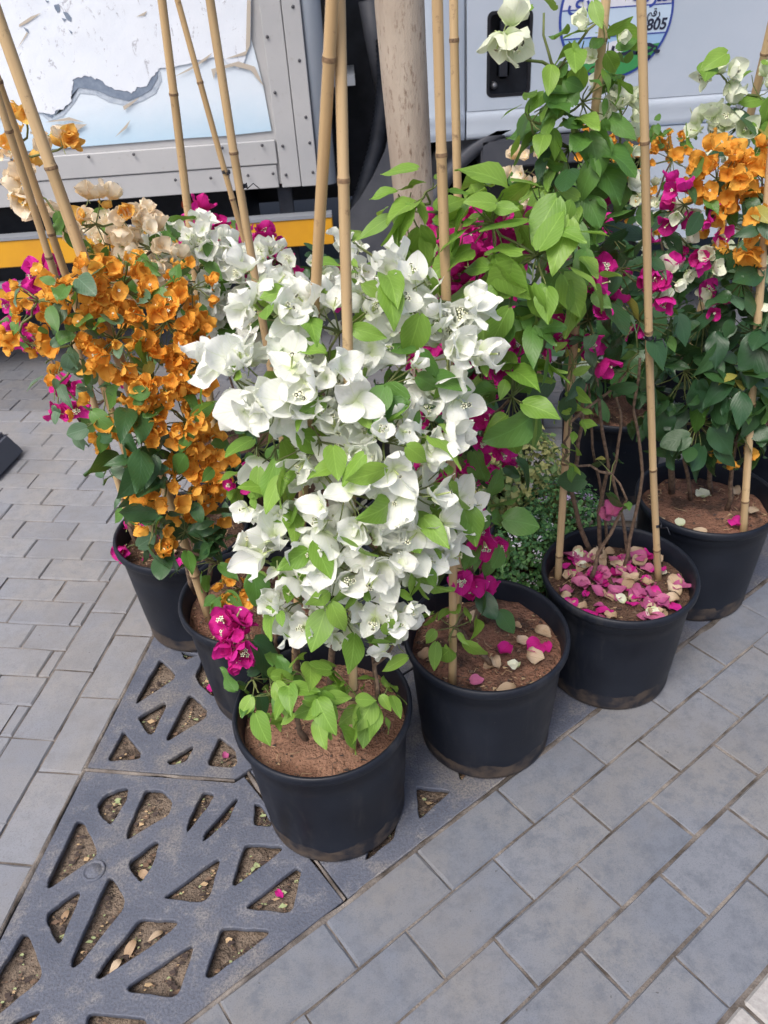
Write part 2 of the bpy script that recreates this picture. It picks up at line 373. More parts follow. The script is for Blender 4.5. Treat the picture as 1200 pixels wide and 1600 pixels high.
def seamR(t): return pL(-.478+t, .934-t)     # seam perpendicular to the L0 edge
tL0 = None
t = 0
while seamR(t).dot(NR) > L0+.006: t += .002
tL0 = t
g_low = [pL(LLu+.004, .911), pL(-.497, .911), pL(-.481, .927), seamR(tL0), PA+NR*.006+UR*.02]
s2 = [seamR(0)+Vector((UL+NL))*.006, seamR(tL0)+(UL+NL)*.006]
g_up = [pL(LLu+.004, 1.74), pL(LLu+.004, .920), pL(-.499, .920), pL(-.485, .934), pL(.05, 1.469), pL(.05, 1.74)]
g_right = [s2[0], s2[1], s2[1]+UR*1.75, s2[0]+UR*1.75]
for nm, ol, hs in (('lower', g_low, lower), ('upper', g_up, upper), ('right', g_right, right)):
    hl = [rounded(H8(h)) for h in hs]
    # further openings outside the traced area, same family
    if nm == 'right':
        for k in range(3, 12):
            c = s2[0].lerp(s2[1], .55)+UR*(.15*k+.05); hl.append([c.xy+Vector((cos(q)*.04*R.uniform(.6, 1.1), sin(q)*.04*R.uniform(.6, 1.1))) for q in (0, 2.1, 4.2)])
    if nm == 'upper':
        for (u, n) in ((-.62, 1.5), (-.5, 1.6), (-.3, 1.55), (-.15, 1.6), (-.7, 1.63)):
            c = pL(u, n).xy; a0 = R.uniform(0, 6); hl.append([c+Vector((cos(q+a0)*.045*R.uniform(.6, 1.2), sin(q+a0)*.045*R.uniform(.6, 1.2))) for q in (0, 2.1, 4.2)])
    o = poly('grate_panel', [p.xy for p in ol], hl, .008, GRATE, None, .002)
    o.data.transform(Matrix.Translation((0, 0, o.location.z))); o.location = (0, 0, 0)
    o.data.transform(gi); o.parent = grate
    bm = bmesh.new(); bm.from_mesh(o.data); bmesh.ops.recalc_face_normals(bm, faces=bm.faces); bm.to_mesh(o.data); bm.free()
v, f, _ = lathe([(.0, .004), (.012, .0042), (.0135, .001), (.016, .0015), (.0175, .0035), (.0195, .0035), (.021, 0), (.021, -.004)], 24)
o = mk('cap_screw', v, f, GRATE, grate); o.location = atz(147, 1361).xyz-grate.location+Vector((0, 0, .0005))
# dirt filling the grate: bumpy real surface
v, f = [], []; nx, ny = 150, 150
for j in range(ny+1):
    for i in range(nx+1):
        p = pL(-.83+1.6*i/nx, .2+1.9*j/ny)
        z = -.019+.009*noise.noise(p*9)+.004*noise.noise(p*40)
        if p.dot(NR) < L0+.02 or p.dot(NR) < L0: z = min(z, -.016)
        if p.dot(NR) < L0-.01: z = -.04
        v.append((p.x, p.y, z))
for j in range(ny):
    for i in range(nx): a = j*(nx+1)+i; f.append([a, a+1, a+nx+2, a+nx+1])
o = mk('dirt_bed', v, f, SAND); tag(o, kind='structure')

sb = MB()
def sandline(a, b, wd, n):
    prev = None
    for k in range(n+1):
        p = a.lerp(b, k/n); dr_ = (b-a).normalized(); nn = Vector((-dr_.y, dr_.x, 0)); w1 = wd*(.4+1.5*max(0, noise.noise(p*13)+.35)); w2 = wd*(.4+1.5*max(0, noise.noise(p*17+Vector((5, 0, 0)))+.3))
        i = len(sb.v); sb.v += [p-nn*w1+Vector((0, 0, -.002)), p-nn*w1*.4+Vector((0, 0, .0022)), p+nn*w2*.4+Vector((0, 0, .0022)), p+nn*w2+Vector((0, 0, -.002))]
        if k: 
            for j in range(3): sb.f.append([i-4+j, i+j, i+j+1, i-3+j]); sb.m.append(0)
sandline(PA+UR*.1, PA+UR*2.2, .0065, 260); sandline(pL(LLu, .5), pL(LLu, 1.73), .0045, 160); sandline(pL(-.815, .9155), pL(-.497, .9155), .003, 50); sandline(seamR(0)+(UL+NL)*.003, seamR(tL0)+(UL+NL)*.003, .004, 50)
o = sb.build('spilled_sand', SANDJ, None, True); tag(o, kind='stuff')
# litter of chips and dry leaves in the openings
lit = MB(); 
def chip(p, s, z, mi):
    a = R.uniform(0, 6.28); b = len(lit.v); k = R.choice((4, 5))
    for q in range(k):
        t = a+2*pi*q/k; lit.v.append(Vector((p.x+cos(t)*s*R.uniform(.5, 1.2), p.y+sin(t)*s*R.uniform(.3, .8), z+R.uniform(0, s*.5))))
    lit.f.append(list(range(b, b+k))); lit.m.append(mi)
for hs in (lower, upper, right):
    for h in hs:
        P = [Vector((*q, 0)) for q in H8(h)]; c = sum(P, Vector())/len(P)
        for _ in range(60):
            a, b = R.choice(P), c
            p = a.lerp(b, R.uniform(.25, 1)); z = -.017+.009*noise.noise(p*9)+.003
            chip(p, R.choice((.002, .003, .004, .008 if R.random() < .3 else .003)), z, R.choice((0, 0, 0, 0, 1, 2, 2, 2, 3)))
LC = [Mat('chip_dark', .9, (.05, .035, .03)).m, Mat('chip_tan', .9, (.42, .30, .17)).m, Mat('chip_brown', .9, (.14, .09, .06)).m, Mat('chip_green', .8, (.28, .33, .16)).m]
o = lit.build('leaf_litter', LC); tag(o, kind='stuff')

# ------------------------------------------------------------------ leaf, bract, flower meshes
def leafmesh(name, L, W, mat, droop=.3, fold=.18, wave=.05, kind='leaf', nu=8, stalk=True):
    v, f, uv = [], [], []
    cols = (-1, -.5, 0, .5, 1)
    ph = R.uniform(0, 6)
    bend = R.uniform(-.12, .12)
    for i in range(nu+1):
        t = (1-cos(pi*i/nu))/2; t = .35*i/nu+.65*t
        if kind == 'leaf': wd = W*max(.02, sin(pi*min(1, (t+.005)**.70)))**.78*(1-.18*t**3)
        elif kind == 'round': wd = W*max(.02, sin(pi*min(1, (t+.01)**.80)))**.58
        else: wd = W*2.0*(t+.02)**.55*max(0, 1-t)**.48*.80
        for c in cols:
            x = c*wd/2; a = abs(c)
            y = L*t-(.07*L*a*(1-t)**4 if kind != 'x' else 0); z = fold*a*wd/2*(1-.5*a) - droop*L*t*t + wave*W*sin(ph+t*8+c*2.5)*a
            v.append((x+bend*L*t*t, y, z)); uv.append((t, .5+c*.5*wd/W))
    for i in range(nu):
        for j in range(4):
            q = i*5+j; f.append([q, q+1, q+6, q+5])
    mi = [0]*len(f); mats = [mat]
    if stalk:
        b = len(v); r = .0009
        for k, (yy, zz) in enumerate(((0, 0), (-.18*L, -.03*L))):
            for q in range(3): v.append((r*cos(q*2.1), yy, zz+r*sin(q*2.1))); uv.append((0, .5))
        for q in range(3): f.append([b+q, b+(q+1) % 3, b+3+(q+1) % 3, b+3+q]); mi.append(1)
        mats = [mat, TWIG]
    me = bpy.data.meshes.new(name); me.from_pydata(v, [], f)
    for mm in mats: me.materials.append(mm)
    me.polygons.foreach_set('use_smooth', [True]*len(f)); me.polygons.foreach_set('material_index', mi)
    l = me.uv_layers.new(name='UVMap')
    for p in me.polygons:
        for li in p.loop_indices: l.data[li].uv = uv[me.loops[li].vertex_index]
    return me
def bractgeo(L, W, cup, wave, axis_tilt, az, twist=0, nu=7):
    """one papery bract rising from the centre, leaning out by axis_tilt from +Z, at azimuth az"""
    v, f, uv = [], [], []
    ph = R.uniform(0, 6); cols = (-1, -.55, 0, .55, 1)
    for i in range(nu+1):
        t = (1-cos(pi*i/nu))/2; t = .3*i/nu+.7*t; wd = W*1.06*max(.015, sin(pi*min(1, (t+.012)**.74)))**.60
        for c in cols:
            a = abs(c); x = c*wd/2; y = L*t-.05*L*a*(1-t)**3
            z = cup*a*a*wd/2-.10*L*sin(pi*t) + .30*L*t*t*(cup-.2) + wave*W*(sin(ph+t*8+c*3)*a+.5*sin(ph*2+t*13-c*4)*a*t)
            v.append(Vector((x, y, z))); uv.append((t, .5+c*.5*wd/W))
    rot = Matrix.Rotation(az, 3, 'Z') @ Matrix.Rotation(pi/2-axis_tilt, 3, 'X') @ Matrix.Rotation(twist, 3, 'Y')
    v = [rot @ p for p in v]
    for i in range(nu):
        for j in range(4): q = i*5+j; f.append([q, q+1, q+6, q+5])
    return v, f, uv
def floretgeo(L, n=3, star=True):
    """thin tubes with little open star mouths; material 1 tube, 2 mouth"""
    v, f, mi = [], [], []
    for k in range(n):
        a = k*2.09+.5; lean = .22; d = Vector((cos(a)*lean, sin(a)*lean, 1)).normalized(); p0 = d*.001; l = L*R.uniform(.55, .8)
        b = len(v); s1 = d.orthogonal().normalized(); s2_ = d.cross(s1)
        for (t, r) in ((0, .0008), (.4, .0016), (.92, .0010), (1, .0026)):
            for q in range(5): v.append(p0+d*(l*t)+s1*(r*cos(q*1.2566))+s2_*(r*sin(q*1.2566)))
        for ri in range(3):
            for q in range(5): f.append([b+ri*5+q, b+ri*5+(q+1) % 5, b+ri*5+5+(q+1) % 5, b+ri*5+5+q]); mi.append(2 if ri == 2 else 1)
        v.append(p0+d*(l*.93)); cc = len(v)-1
        if star and R.random() < .75:
            for q in range(5): f.append([b+15+q, b+15+(q+1) % 5, cc]); mi.append(2)
            for q in range(5):    # five tiny lobes
                ang = (q+.5)*1.2566; v.append(p0+d*(l*1.0)+s1*(.0046*cos(ang))+s2_*(.0046*sin(ang))); f.append([b+15+q, b+15+(q+1) % 5, len(v)-1]); mi.append(2)
    return v, f, mi
def flowermesh(name, L, W, mat, cup=.4, wave=.06, tilt=.9, nflo=3, nbr=3, stalk=.014):
    V, Fc, UV, MI = [], [], [], []
    for k in range(nbr):
        v, f, uv = bractgeo(L*R.uniform(.88, 1.1), W*R.uniform(.88, 1.1), cup*R.uniform(.6, 1.3), wave, tilt*R.uniform(.75, 1.2), k*2*pi/nbr+R.uniform(-.2, .2), R.uniform(-.3, .3), 6)
        b = len(V); V += v; UV += uv; Fc += [[b+q for q in ff] for ff in f]; MI += [0]*len(f)
    if nflo:
        v, f, mi = floretgeo(L*.8, nflo); b = len(V); V += v; UV += [(.5, .5)]*len(v); Fc += [[b+q for q in ff] for ff in f]; MI += mi
    b = len(V)
    for zz in (0, -stalk):
        for q in range(3): V.append(Vector((.0009*cos(q*2.1), .0009*sin(q*2.1), zz))); UV.append((0, .5))
    for q in range(3): Fc.append([b+q, b+(q+1) % 3, b+3+(q+1) % 3, b+3+q]); MI.append(1)
    me = bpy.data.meshes.new(name); me.from_pydata([tuple(p) for p in V], [], Fc)
    for mm in (mat, TUBE, FLORET): me.materials.append(mm)
    me.polygons.foreach_set('use_smooth', [True]*len(Fc)); me.polygons.foreach_set('material_index', MI)
    l = me.uv_layers.new(name='UVMap')
    for p in me.polygons:
        for li in p.loop_indices: l.data[li].uv = UV[me.loops[li].vertex_index]
    return me
LV = {}
for key, mat, kinds in (('lime', LIME, ('leaf',)*4), ('mid', MID, ('leaf', 'leaf', 'round', 'leaf')), ('dark', DARK, ('round', 'leaf', 'round', 'leaf')), ('grey', GREY, ('leaf', 'round', 'leaf')), ('yell', YELL, ('leaf',))):
    LV[key] = [leafmesh('leaf', 1*1.0, {'leaf': .64, 'round': .80}[k]*R.uniform(.9, 1.1), mat, droop=R.uniform(.0, .45), fold=R.uniform(-.1, .6), wave=R.uniform(.02, .09), kind=k) for k in kinds*2]
for ms in LV.values():
    for me in ms: pass
FL = {}
for key, mat, cup, wave, tilt in (('white', WHITE, .3, .08, 1.0), ('cream', CREAM, .45, .08, .7), ('orange', ORANGE, .35, .16, .95), ('yellow', YELLOW, .5, .13, .8), ('peach', PEACH, .5, .11, .85), ('magenta', MAGENTA, .4, .10, .95), ('pinkdry', PINKDRY, .6, .14, 1.0), ('tandry', TANDRY, .7, .16, .9)):
    FL[key] = [flowermesh('flower', .034*R.uniform(.85, 1.1), .033*R.uniform(.9, 1.15), mat, cup, wave, tilt*R.uniform(.7, 1.15), R.choice((0, 0, 0, 1)) if key in ('orange', 'yellow', 'peach', 'pinkdry', 'tandry') else R.choice((0, 0, 1, 3))) for _ in range(8)]
WB = []          # separate white bracts for the front plant
for _ in range(10):
    v, f, uv = bractgeo(.042*R.uniform(.85, 1.12), .040*R.uniform(.88, 1.12), R.uniform(.0, .6), R.uniform(.06, .15), pi/2, 0, 0, 9)
    me = bpy.data.meshes.new('bract'); me.from_pydata([tuple(p) for p in v], [], f); me.materials.append(WHITE)
    me.polygons.foreach_set('use_smooth', [True]*len(f)); l = me.uv_layers.new(name='UVMap')
    for p in me.polygons:
        for li in p.loop_indices: l.data[li].uv = uv[me.loops[li].vertex_index]
    WB.append(me)
WF = []
for n in (3, 0, 2, 0, 1, 0):
    v, f, mi = floretgeo(.030, n); b = len(v)
    for zz in (0, -.016):
        for q in range(3): v.append(Vector((.0009*cos(q*2.1), .0009*sin(q*2.1), zz)))
    for q in range(3): f.append([b+q, b+(q+1) % 3, b+3+(q+1) % 3, b+3+q]); mi.append(1)
    me = bpy.data.meshes.new('flower'); me.from_pydata([tuple(p) for p in v], [], f)
    for mm in (WHITE, TUBE, FLORET): me.materials.append(mm)
    me.polygons.foreach_set('material_index', mi); me.polygons.foreach_set('use_smooth', [True]*len(f)); WF.append(me)

def basis(n, d):     # z = n, y ~ d
    n = n.normalized(); y = (d-n*d.dot(n))
    if y.length < 1e-4: y = n.orthogonal()
    y.normalize(); x = y.cross(n)
    return Matrix((x, y, n)).transposed()
def rv(): 
    while True:
        v = Vector((R.uniform(-1, 1), R.uniform(-1, 1), R.uniform(-1, 1)))
        if .05 < v.length < 1: return v.normalized()

# ------------------------------------------------------------------ pots
POT_R, POT_B, POT_H, SOIL_Z = .154, .129, .275, .235
prof = [(0, .004), (.118, .004), (.1255, .001), (.129, .006), (.1298, .014), (.1285, .017), (.1325, .06), (.137, .13), (.1415, .205), (.1432, .232), (.1448, .2335), (.1448, .246), (.1465, .2485), (.1475, .2535),
        (.1520, .2555), (.1545, .260), (.1548, .268), (.1530, .2735), (.1500, .2752), (.1468, .2735), (.1448, .268), (.1425, .25), (.139, .20), (.136, .15)]
pv, pf, _ = lathe(prof, 72)
pot_me = bpy.data.meshes.new('pot'); pot_me.from_pydata(pv, [], pf); pot_me.materials.append(POT); pot_me.polygons.foreach_set('use_smooth', [True]*len(pf))
def soilmesh(mat, seed, rough=.006, z=SOIL_Z):
    v, f = [], []; rr = [0, .02, .04, .06, .075, .09, .1, .11, .12, .13, .1405]; n = 40
    for r in rr:
        for j in range(n):
            t = 2*pi*j/n; p = Vector((r*cos(t), r*sin(t), seed*3.7))
            v.append((p.x, p.y, z+rough*1.6*noise.noise(p*14)+rough*noise.noise(p*55)-(.010*(r/.14)**2)))
    for k in range(len(rr)-1):
        for j in range(n): f.append([k*n+j, k*n+(j+1) % n, (k+1)*n+(j+1) % n, (k+1)*n+j])
    me = bpy.data.meshes.new('soil'); me.from_pydata(v, [], f); me.materials.append(mat); me.polygons.foreach_set('use_smooth', [True]*len(f)); return me
POTS = {}
def potted(key, x, y, label, soil, seed, scale=1.0, tilt=(0, 0), cat='potted plant', name='potted_bougainvillea'):
    root = empty(name, (x, y, 0.0), label, cat, 'potted bougainvilleas packed together' if name == 'potted_bougainvillea' else None)
    o = bpy.data.objects.new('pot', pot_me); link(o, root); o.scale = (scale,)*3; o.rotation_euler = (tilt[0], tilt[1], R.uniform(0, 6))
    s = bpy.data.objects.new('soil', soilmesh(soil, seed)); link(s, root); s.scale = (scale,)*3; s.rotation_euler = (tilt[0], tilt[1], 0)
    POTS[key] = (root, Vector((x, y, 0))); return root
# blob = (px, py, r_px, dY, {kind: weight}, density)
def grow(key, blobs, leafL=.055, flS=1.0, dens_k=1.0, nstem=4, stem_r=.006, single=False, seed=1, stemspread=.05, leaf_cov=1.0):
    global R
    R = random.Random(seed*101)
    root, base = POTS[key]; inv = -base
    B = []
    for b in blobs:
        px, py, r, dY, mix_ = b[:5]; dens = b[5] if len(b) > 5 else 1.0; fs = b[6] if len(b) > 6 else 1.0
        C = aty(px, py, base.y+dY); B.append((C, pxr(r, C), mix_, dens, fs))
    camp = Vector((0, 0, CAM_H))
    # stems: from the soil up through the blobs, nearest-parent tree
    nodes = []
    for k in range(nstem):
        a = 2*pi*k/nstem+R.uniform(-.4, .4); p = base+Vector((cos(a)*stemspread, sin(a)*stemspread, SOIL_Z-.01)); nodes.append((p, None))
    order = sorted(B, key=lambda q: q[0].z); twig = MB()
    allp = [n_[0] for n_ in nodes]
    for bi, (C, r, *_x) in enumerate(order):
        src = min(allp, key=lambda p: (p-C).length+(.4 if p.z > C.z else 0))
        mid = src.lerp(C, .5)+Vector((R.uniform(-.02, .02), R.uniform(-.01, .03), -.01))
        main = (src-C).length > .12 or bi < nstem
        pts = [src, src.lerp(mid, .5)+rv()*.006, mid, mid.lerp(C, .5)+rv()*.006, C]
        if main:
            q = MB(); rr = stem_r*(1.0 if src.z < .3 else .6); q.tube([p-base for p in pts], [rr, rr*.9, rr*.8, rr*.7, rr*.6], 6)
            q.build('stem', WOOD, root, True)
        else: twig.tube([p-base for p in pts], [.0025, .0022, .002, .0018, .0015], 5)
        allp.append(C)
    elems = []
    for (C, r, mix_, dens, fs) in B:
        toC = (camp-C).normalized()
        kinds = list(mix_.items()); tot = sum(v_ for _, v_ in kinds)
        area = 4*pi*r*r
        n = int(dens*dens_k*area/(.034**2)*1.15)+1
        n = max(3, n)
        for _ in range(n):
            d = rv()
            fc = d.dot(toC)
            if fc < -.15 and R.random() < .72: continue
            p = C+d*r*R.uniform(.72, 1.08)
            if any((p-c2).length < r2*.66 for (c2, r2, *_y) in B if c2 is not C): continue
            x = R.random()*tot
            for kk, vv in kinds:
                x -= vv
                if x <= 0: break
            elems.append((fc, kk, p, d, C, fs))
    elems.sort(key=lambda q: -q[0])
    fpos = [(e[2]-base) for e in elems if e[1] not in LV]; grid = {}
    for q in fpos: grid.setdefault((round(q.x/.03), round(q.y/.03), round(q.z/.03)), []).append(q)
    def near_flower(q, lim):
        a_, b_, c_ = round(q.x/.03), round(q.y/.03), round(q.z/.03)
        return any((q-o_).length < lim for i_ in (-1, 0, 1) for j_ in (-1, 0, 1) for k_ in (-1, 0, 1) for o_ in grid.get((a_+i_, b_+j_, c_+k_), ()))
    nl = nf = 0; restL, restF = [], []
    far_mb = {}
    for fc, kk, p, d, C, fs in elems:
        lp = p-base
        if kk in LV:
            if near_flower(lp, .016*flS) and R.random() < .75: continue
            nl += 1
            if R.random() < .015 and key not in 'A': kk = 'yell'
            me = R.choice(LV[kk]); s = leafL*R.uniform(.45, 1.25)*(fs if fs > 0 else 1)*(1.15 if kk == 'dark' else 1.0)
            nrm = (d*.9+Vector((0, 0, .7))+rv()*.85); dr = d*.7+Vector((0, 0, -.45))+rv()*.75
            mw = Matrix.Translation(lp+d*R.uniform(0, .012)) @ basis(nrm, dr).to_4x4() @ Matrix.Diagonal((s*R.uniform(.78, 1.12), s, s*R.uniform(.5, 1.7), 1))
            if nl <= 300: o = bpy.data.objects.new('leaf', me); o.matrix_local = mw; link(o, root)
            else: far_mb.setdefault('leaves', []).append((me, mw))
            if R.random() < .6: twig.tube([lp, lp.lerp(C-base, .5)+rv()*.004, C-base], [.0009, .0012, .0015], 3, 0, False)
        else:
            nf += 1; ax = d*1.0+(camp-p).normalized()*.35+rv()*.95+Vector((0, 0, .1)); s = flS*fs*R.uniform(.62, 1.15)
            rot = basis(ax, rv()); p = p+d*R.uniform(-.012, .006); lp = p-base
            if single and kk == 'white' and nf <= 300:
                o = bpy.data.objects.new('flower', R.choice(WF)); o.matrix_local = Matrix.Translation(lp) @ rot.to_4x4() @ Matrix.Scale(s, 4); link(o, root)
                a0 = R.uniform(0, 6); tl = R.uniform(.4, 1.2)
                for k in range(3):
                    c = bpy.data.objects.new('bract', R.choice(WB))
                    bs = R.uniform(.72, 1.12); c.matrix_local = (Matrix.Rotation(a0+k*2.094+R.uniform(-.25, .25), 4, 'Z') @ Matrix.Rotation(pi/2-tl*R.uniform(.75, 1.25), 4, 'X') @ Matrix.Rotation(R.uniform(-.5, .5), 4, 'Y') @ Matrix.Diagonal((bs*R.uniform(.75, 1.05), bs, R.uniform(.3, 2.2), 1)))
                    link(c, o)
            else:
                me = R.choice(FL[kk]); mw = Matrix.Translation(lp) @ rot.to_4x4() @ Matrix.Scale(s*1.0, 4)
                if nf <= 300: o = bpy.data.objects.new('flower', me); o.matrix_local = mw; link(o, root)
                else: far_mb.setdefault('flowers', []).append((me, mw))
            if R.random() < .3: twig.tube([lp, lp.lerp(C-base, .5)+rv()*.004, C-base], [.0009, .0012, .0015], 3, 0, False)
    if twig.f: o = twig.build('twigs', TWIG, root, True); tag(o, kind='stuff')
    for nm, lst in far_mb.items():     # what is past the limit: joined
        bm = bmesh.new(); mats = []; 
        for me, mw in lst:
            t = me.copy(); t.transform(mw); base_i = []
            for mm in me.materials:
                if mm not in mats: mats.append(mm)
                base_i.append(mats.index(mm))
            nb = len(bm.faces); bm.from_mesh(t); bm.faces.ensure_lookup_table()
            for q in range(nb, len(bm.faces)): bm.faces[q].material_index = base_i[bm.faces[q].material_index]
            bpy.data.meshes.remove(t)
        me2 = bpy.data.meshes.new('inner_'+nm); bm.to_mesh(me2); bm.free()
        for mm in mats: me2.materials.append(mm)
        o = bpy.data.objects.new('inner_'+nm, me2); link(o, root); tag(o, kind='stuff')
    print('plant', key, 'leaves', nl, 'flowers', nf)

#@PLANTS
P1 = potted('A', -.130, .925, 'front potted bougainvillea covered in large white flowers, reddish soil, nearest the camera', SOIL_R, 1)
P2 = potted('B', .174, 1.073, 'bougainvillea with lime leaves and magenta flowers, second from the front, pink petal on its soil', SOIL_M, 2)
P3 = potted('C', .465, 1.217, 'tall thin bougainvillea in the pot whose soil is strewn with fallen pink petals', SOIL_D, 3)
P4 = potted('D', .731, 1.457, 'bougainvillea with big dark leaves and orange flowers on top, pot at the right', SOIL_M, 4)
P5 = potted('E', -.464, 1.478, 'potted bougainvillea with yellow and peach flowers, leftmost pot beside the pale paving', SOIL_D, 5, 1.0, (.0, 0))
P6 = potted('F', -.275, 1.235, 'bushy bougainvillea covered in small orange flowers, behind the white one at left', SOIL_M, 6)
P7 = potted('G', .66, 1.93, 'dark-leaved bougainvillea in a black pot standing behind the petal-strewn pot', SOIL_M, 7)
P8 = potted('K', 1.07, 1.80, 'bougainvillea with greenish white flowers reaching up at the far right edge', SOIL_D, 8)
P9 = potted('I', -.19, 1.62, 'white and pale flowered bougainvillea behind the orange and the front white one', SOIL_D, 9)
P10 = potted('J', -.40, 1.93, 'peach flowered bougainvillea in the back row in front of the yellow rail', SOIL_D, 10)
P11 = potted('L', .09, 1.43, 'magenta bougainvillea between the white plant and the lime leaved tops', SOIL_D, 11)
P12 = potted('M', .38, 2.22, 'salmon flowered bougainvillea in the back row right of the tree trunk', SOIL_D, 12)
P14 = potted('O', -.10, 1.96, 'bright magenta bougainvillea in the back row left of the tree trunk', SOIL_D, 14)
P15 = potted('Q', .98, 2.22, 'small orange flowered bougainvillea in the back row under the round truck emblem', SOIL_D, 15)
W, LM = {'white': 5, 'lime': 3.3}, {'lime': 1}
grow('A', [(440,500,62,0,W), (365,590,52,-.05,W), (430,610,75,-.06,W), (530,520,80,0,W), (520,600,70,-.06,W), (610,470,70,.02,{'white':2,'lime':2.5}), (690,470,58,.05,W), (700,560,55,.0,W), (605,600,70,-.04,{'dark':1,'mid':3,'white':1.2}),
  (500,690,75,-.08,W), (430,700,50,-.04,W), (600,690,75,-.08,W), (670,650,52,-.02,{'white':3,'mid':1}), (540,770,80,-.10,W), (640,770,70,-.08,W), (700,800,45,-.02,W), (440,790,50,-.06,W), (470,860,62,-.10,W), (520,880,52,-.13,{'lime':2.5,'white':1}), (590,860,70,-.10,W), (660,860,50,-.06,W),
  (600,930,58,-.10,W), (470,940,48,-.09,W), (530,960,40,-.08,{'lime':1,'white':1}), (620,1000,28,-.08,W), (390,450,35,0,{'white':1,'lime':.6}), (560,385,24,.04,{'white':2,'lime':1}),
  (480,1065,42,-.10,LM,1.7,.9), (520,1105,34,-.12,LM,1.7,.95), (590,1095,32,-.08,LM,1.4,.9), (425,1085,36,-.06,{'mid':2,'lime':1},1.6,.9), (400,870,26,-.06,{'white':1,'mid':1})],
  leafL=.047, flS=.96, single=True, dens_k=1.02, seed=3, nstem=5)
grow('B', [(770,350,55,-.02,LM,1.0,1.15), (840,400,62,-.04,LM,.9,1.2), (800,440,55,-.03,LM,.9,1.2), (640,330,40,.0,LM,1.5,1.1), (665,300,26,-.03,LM,1.2,1), (900,430,40,.0,{'lime':2,'mid':1},.8,1.1), (850,330,45,.0,LM,.7,1.15), (820,520,50,-.02,{'mid':3,'lime':1},1,1.1), (800,620,52,-.06,{'lime':3,'mid':1},1,1.2),
  (760,560,50,.05,{'mid':2,'magenta':1.5}), (755,690,45,.0,{'mid':2,'magenta':2}), (740,760,40,.0,{'mid':3,'magenta':1}), (760,830,42,-.02,{'mid':2,'magenta':1.5},1), (725,890,35,-.04,{'magenta':3,'dark':1}), (760,930,30,-.04,{'dark':2,'magenta':1.5},.8), (710,980,32,-.09,LM,1.2), (690,760,40,.05,{'magenta':3,'mid':1}), (690,620,40,.06,{'magenta':2,'mid':1}), (740,450,50,.10,{'magenta':3,'mid':1}), (690,400,40,.12,{'magenta':2,'lime':1})],
  leafL=.049, flS=.9, seed=5, nstem=4)
grow('C', [(940,30,42,.0,{'cream':2,'lime':2},1.1,.9), (905,90,30,.0,{'cream':1,'lime':1,'mid':1},1,.9), (790,48,8,-.06,{'cream':1},2,1.5), (850,20,20,.0,{'lime':1},.8), (870,110,34,.0,{'lime':2,'mid':1},.9), (975,120,36,.04,{'cream':1.5,'lime':1.5,'mid':1},1,.9), (965,190,34,.02,{'cream':1,'lime':1,'mid':1},1,.9), (910,160,45,.0,{'lime':1,'mid':2},1.1,1), (830,190,28,-.03,LM,.8), (890,230,52,.0,{'mid':3,'dark':1,'lime':1},1.5,1.3), (860,170,34,.0,{'mid':2,'lime':2},1.1,1.1), (940,100,30,.02,{'lime':2,'mid':1,'cream':1},1.2,.9), (960,260,42,.03,{'mid':2,'cream':.6},1), (880,320,50,-.02,{'mid':2,'lime':2,'pinkdry':.2},1.0,1.0), (940,350,50,.0,{'dark':2,'mid':1,'magenta':.6},.9,1.2),
  (900,420,50,.0,{'dark':2,'magenta':1.5,'mid':1,'grey':.5},.85), (970,420,50,.02,{'dark':2,'magenta':1.2},.9,1.1), (920,500,56,.0,{'dark':3,'magenta':1.6,'grey':1},.8,1.1), (1000,500,52,.02,{'dark':3,'mid':1,'magenta':.5},.8,1.1), (1040,440,34,-.02,{'cream':2,'magenta':1},.9), (895,570,44,-.02,{'dark':2.5,'magenta':1.5,'lime':.6},.75,1.1), (980,580,42,.02,{'dark':3,'mid':1},.5), (890,660,26,-.04,{'lime':1},.9), (880,720,20,-.04,{'lime':1,'mid':1},.9), (955,740,34,.0,{'dark':1},.3), (970,800,22,.0,{'mid':1,'pinkdry':.4},.4)],
  leafL=.041, flS=.80, dens_k=1.15, seed=8, nstem=5, stem_r=.005, stemspread=.055)
grow('D', [(1120,280,50,.0,{'orange':5,'mid':1},1.1), (1180,270,45,.02,{'orange':4,'dark':1},1.0), (1160,360,48,-.02,{'orange':4,'dark':1},1.1), (1070,320,36,-.02,{'magenta':2,'dark':1,'cream':1},.9), (1090,400,45,.0,{'magenta':1.5,'cream':1,'dark':1},.9), (1050,360,35,.03,{'cream':2,'dark':1},.8), (1160,440,50,.0,{'dark':2,'cream':1,'grey':1},.9,1.1), (1180,520,55,-.02,{'dark':3},1,1.5), (1100,500,55,.0,{'dark':4,'magenta':.4},.9,1.3), (1070,580,55,.0,{'dark':4},1,1.3), (1140,600,55,-.03,{'dark':4,'mid':1},1,1.3), (1190,640,45,.0,{'dark':3,'mid':2},1,1.1), (1090,660,50,-.03,{'dark':4},1,1.3), (1150,690,38,-.03,{'dark':3,'orange':1},1,1.2), (1030,640,34,.02,{'dark':3},.8,1.1)],
  leafL=.043, flS=.78, seed=11, dens_k=1.02, nstem=5)
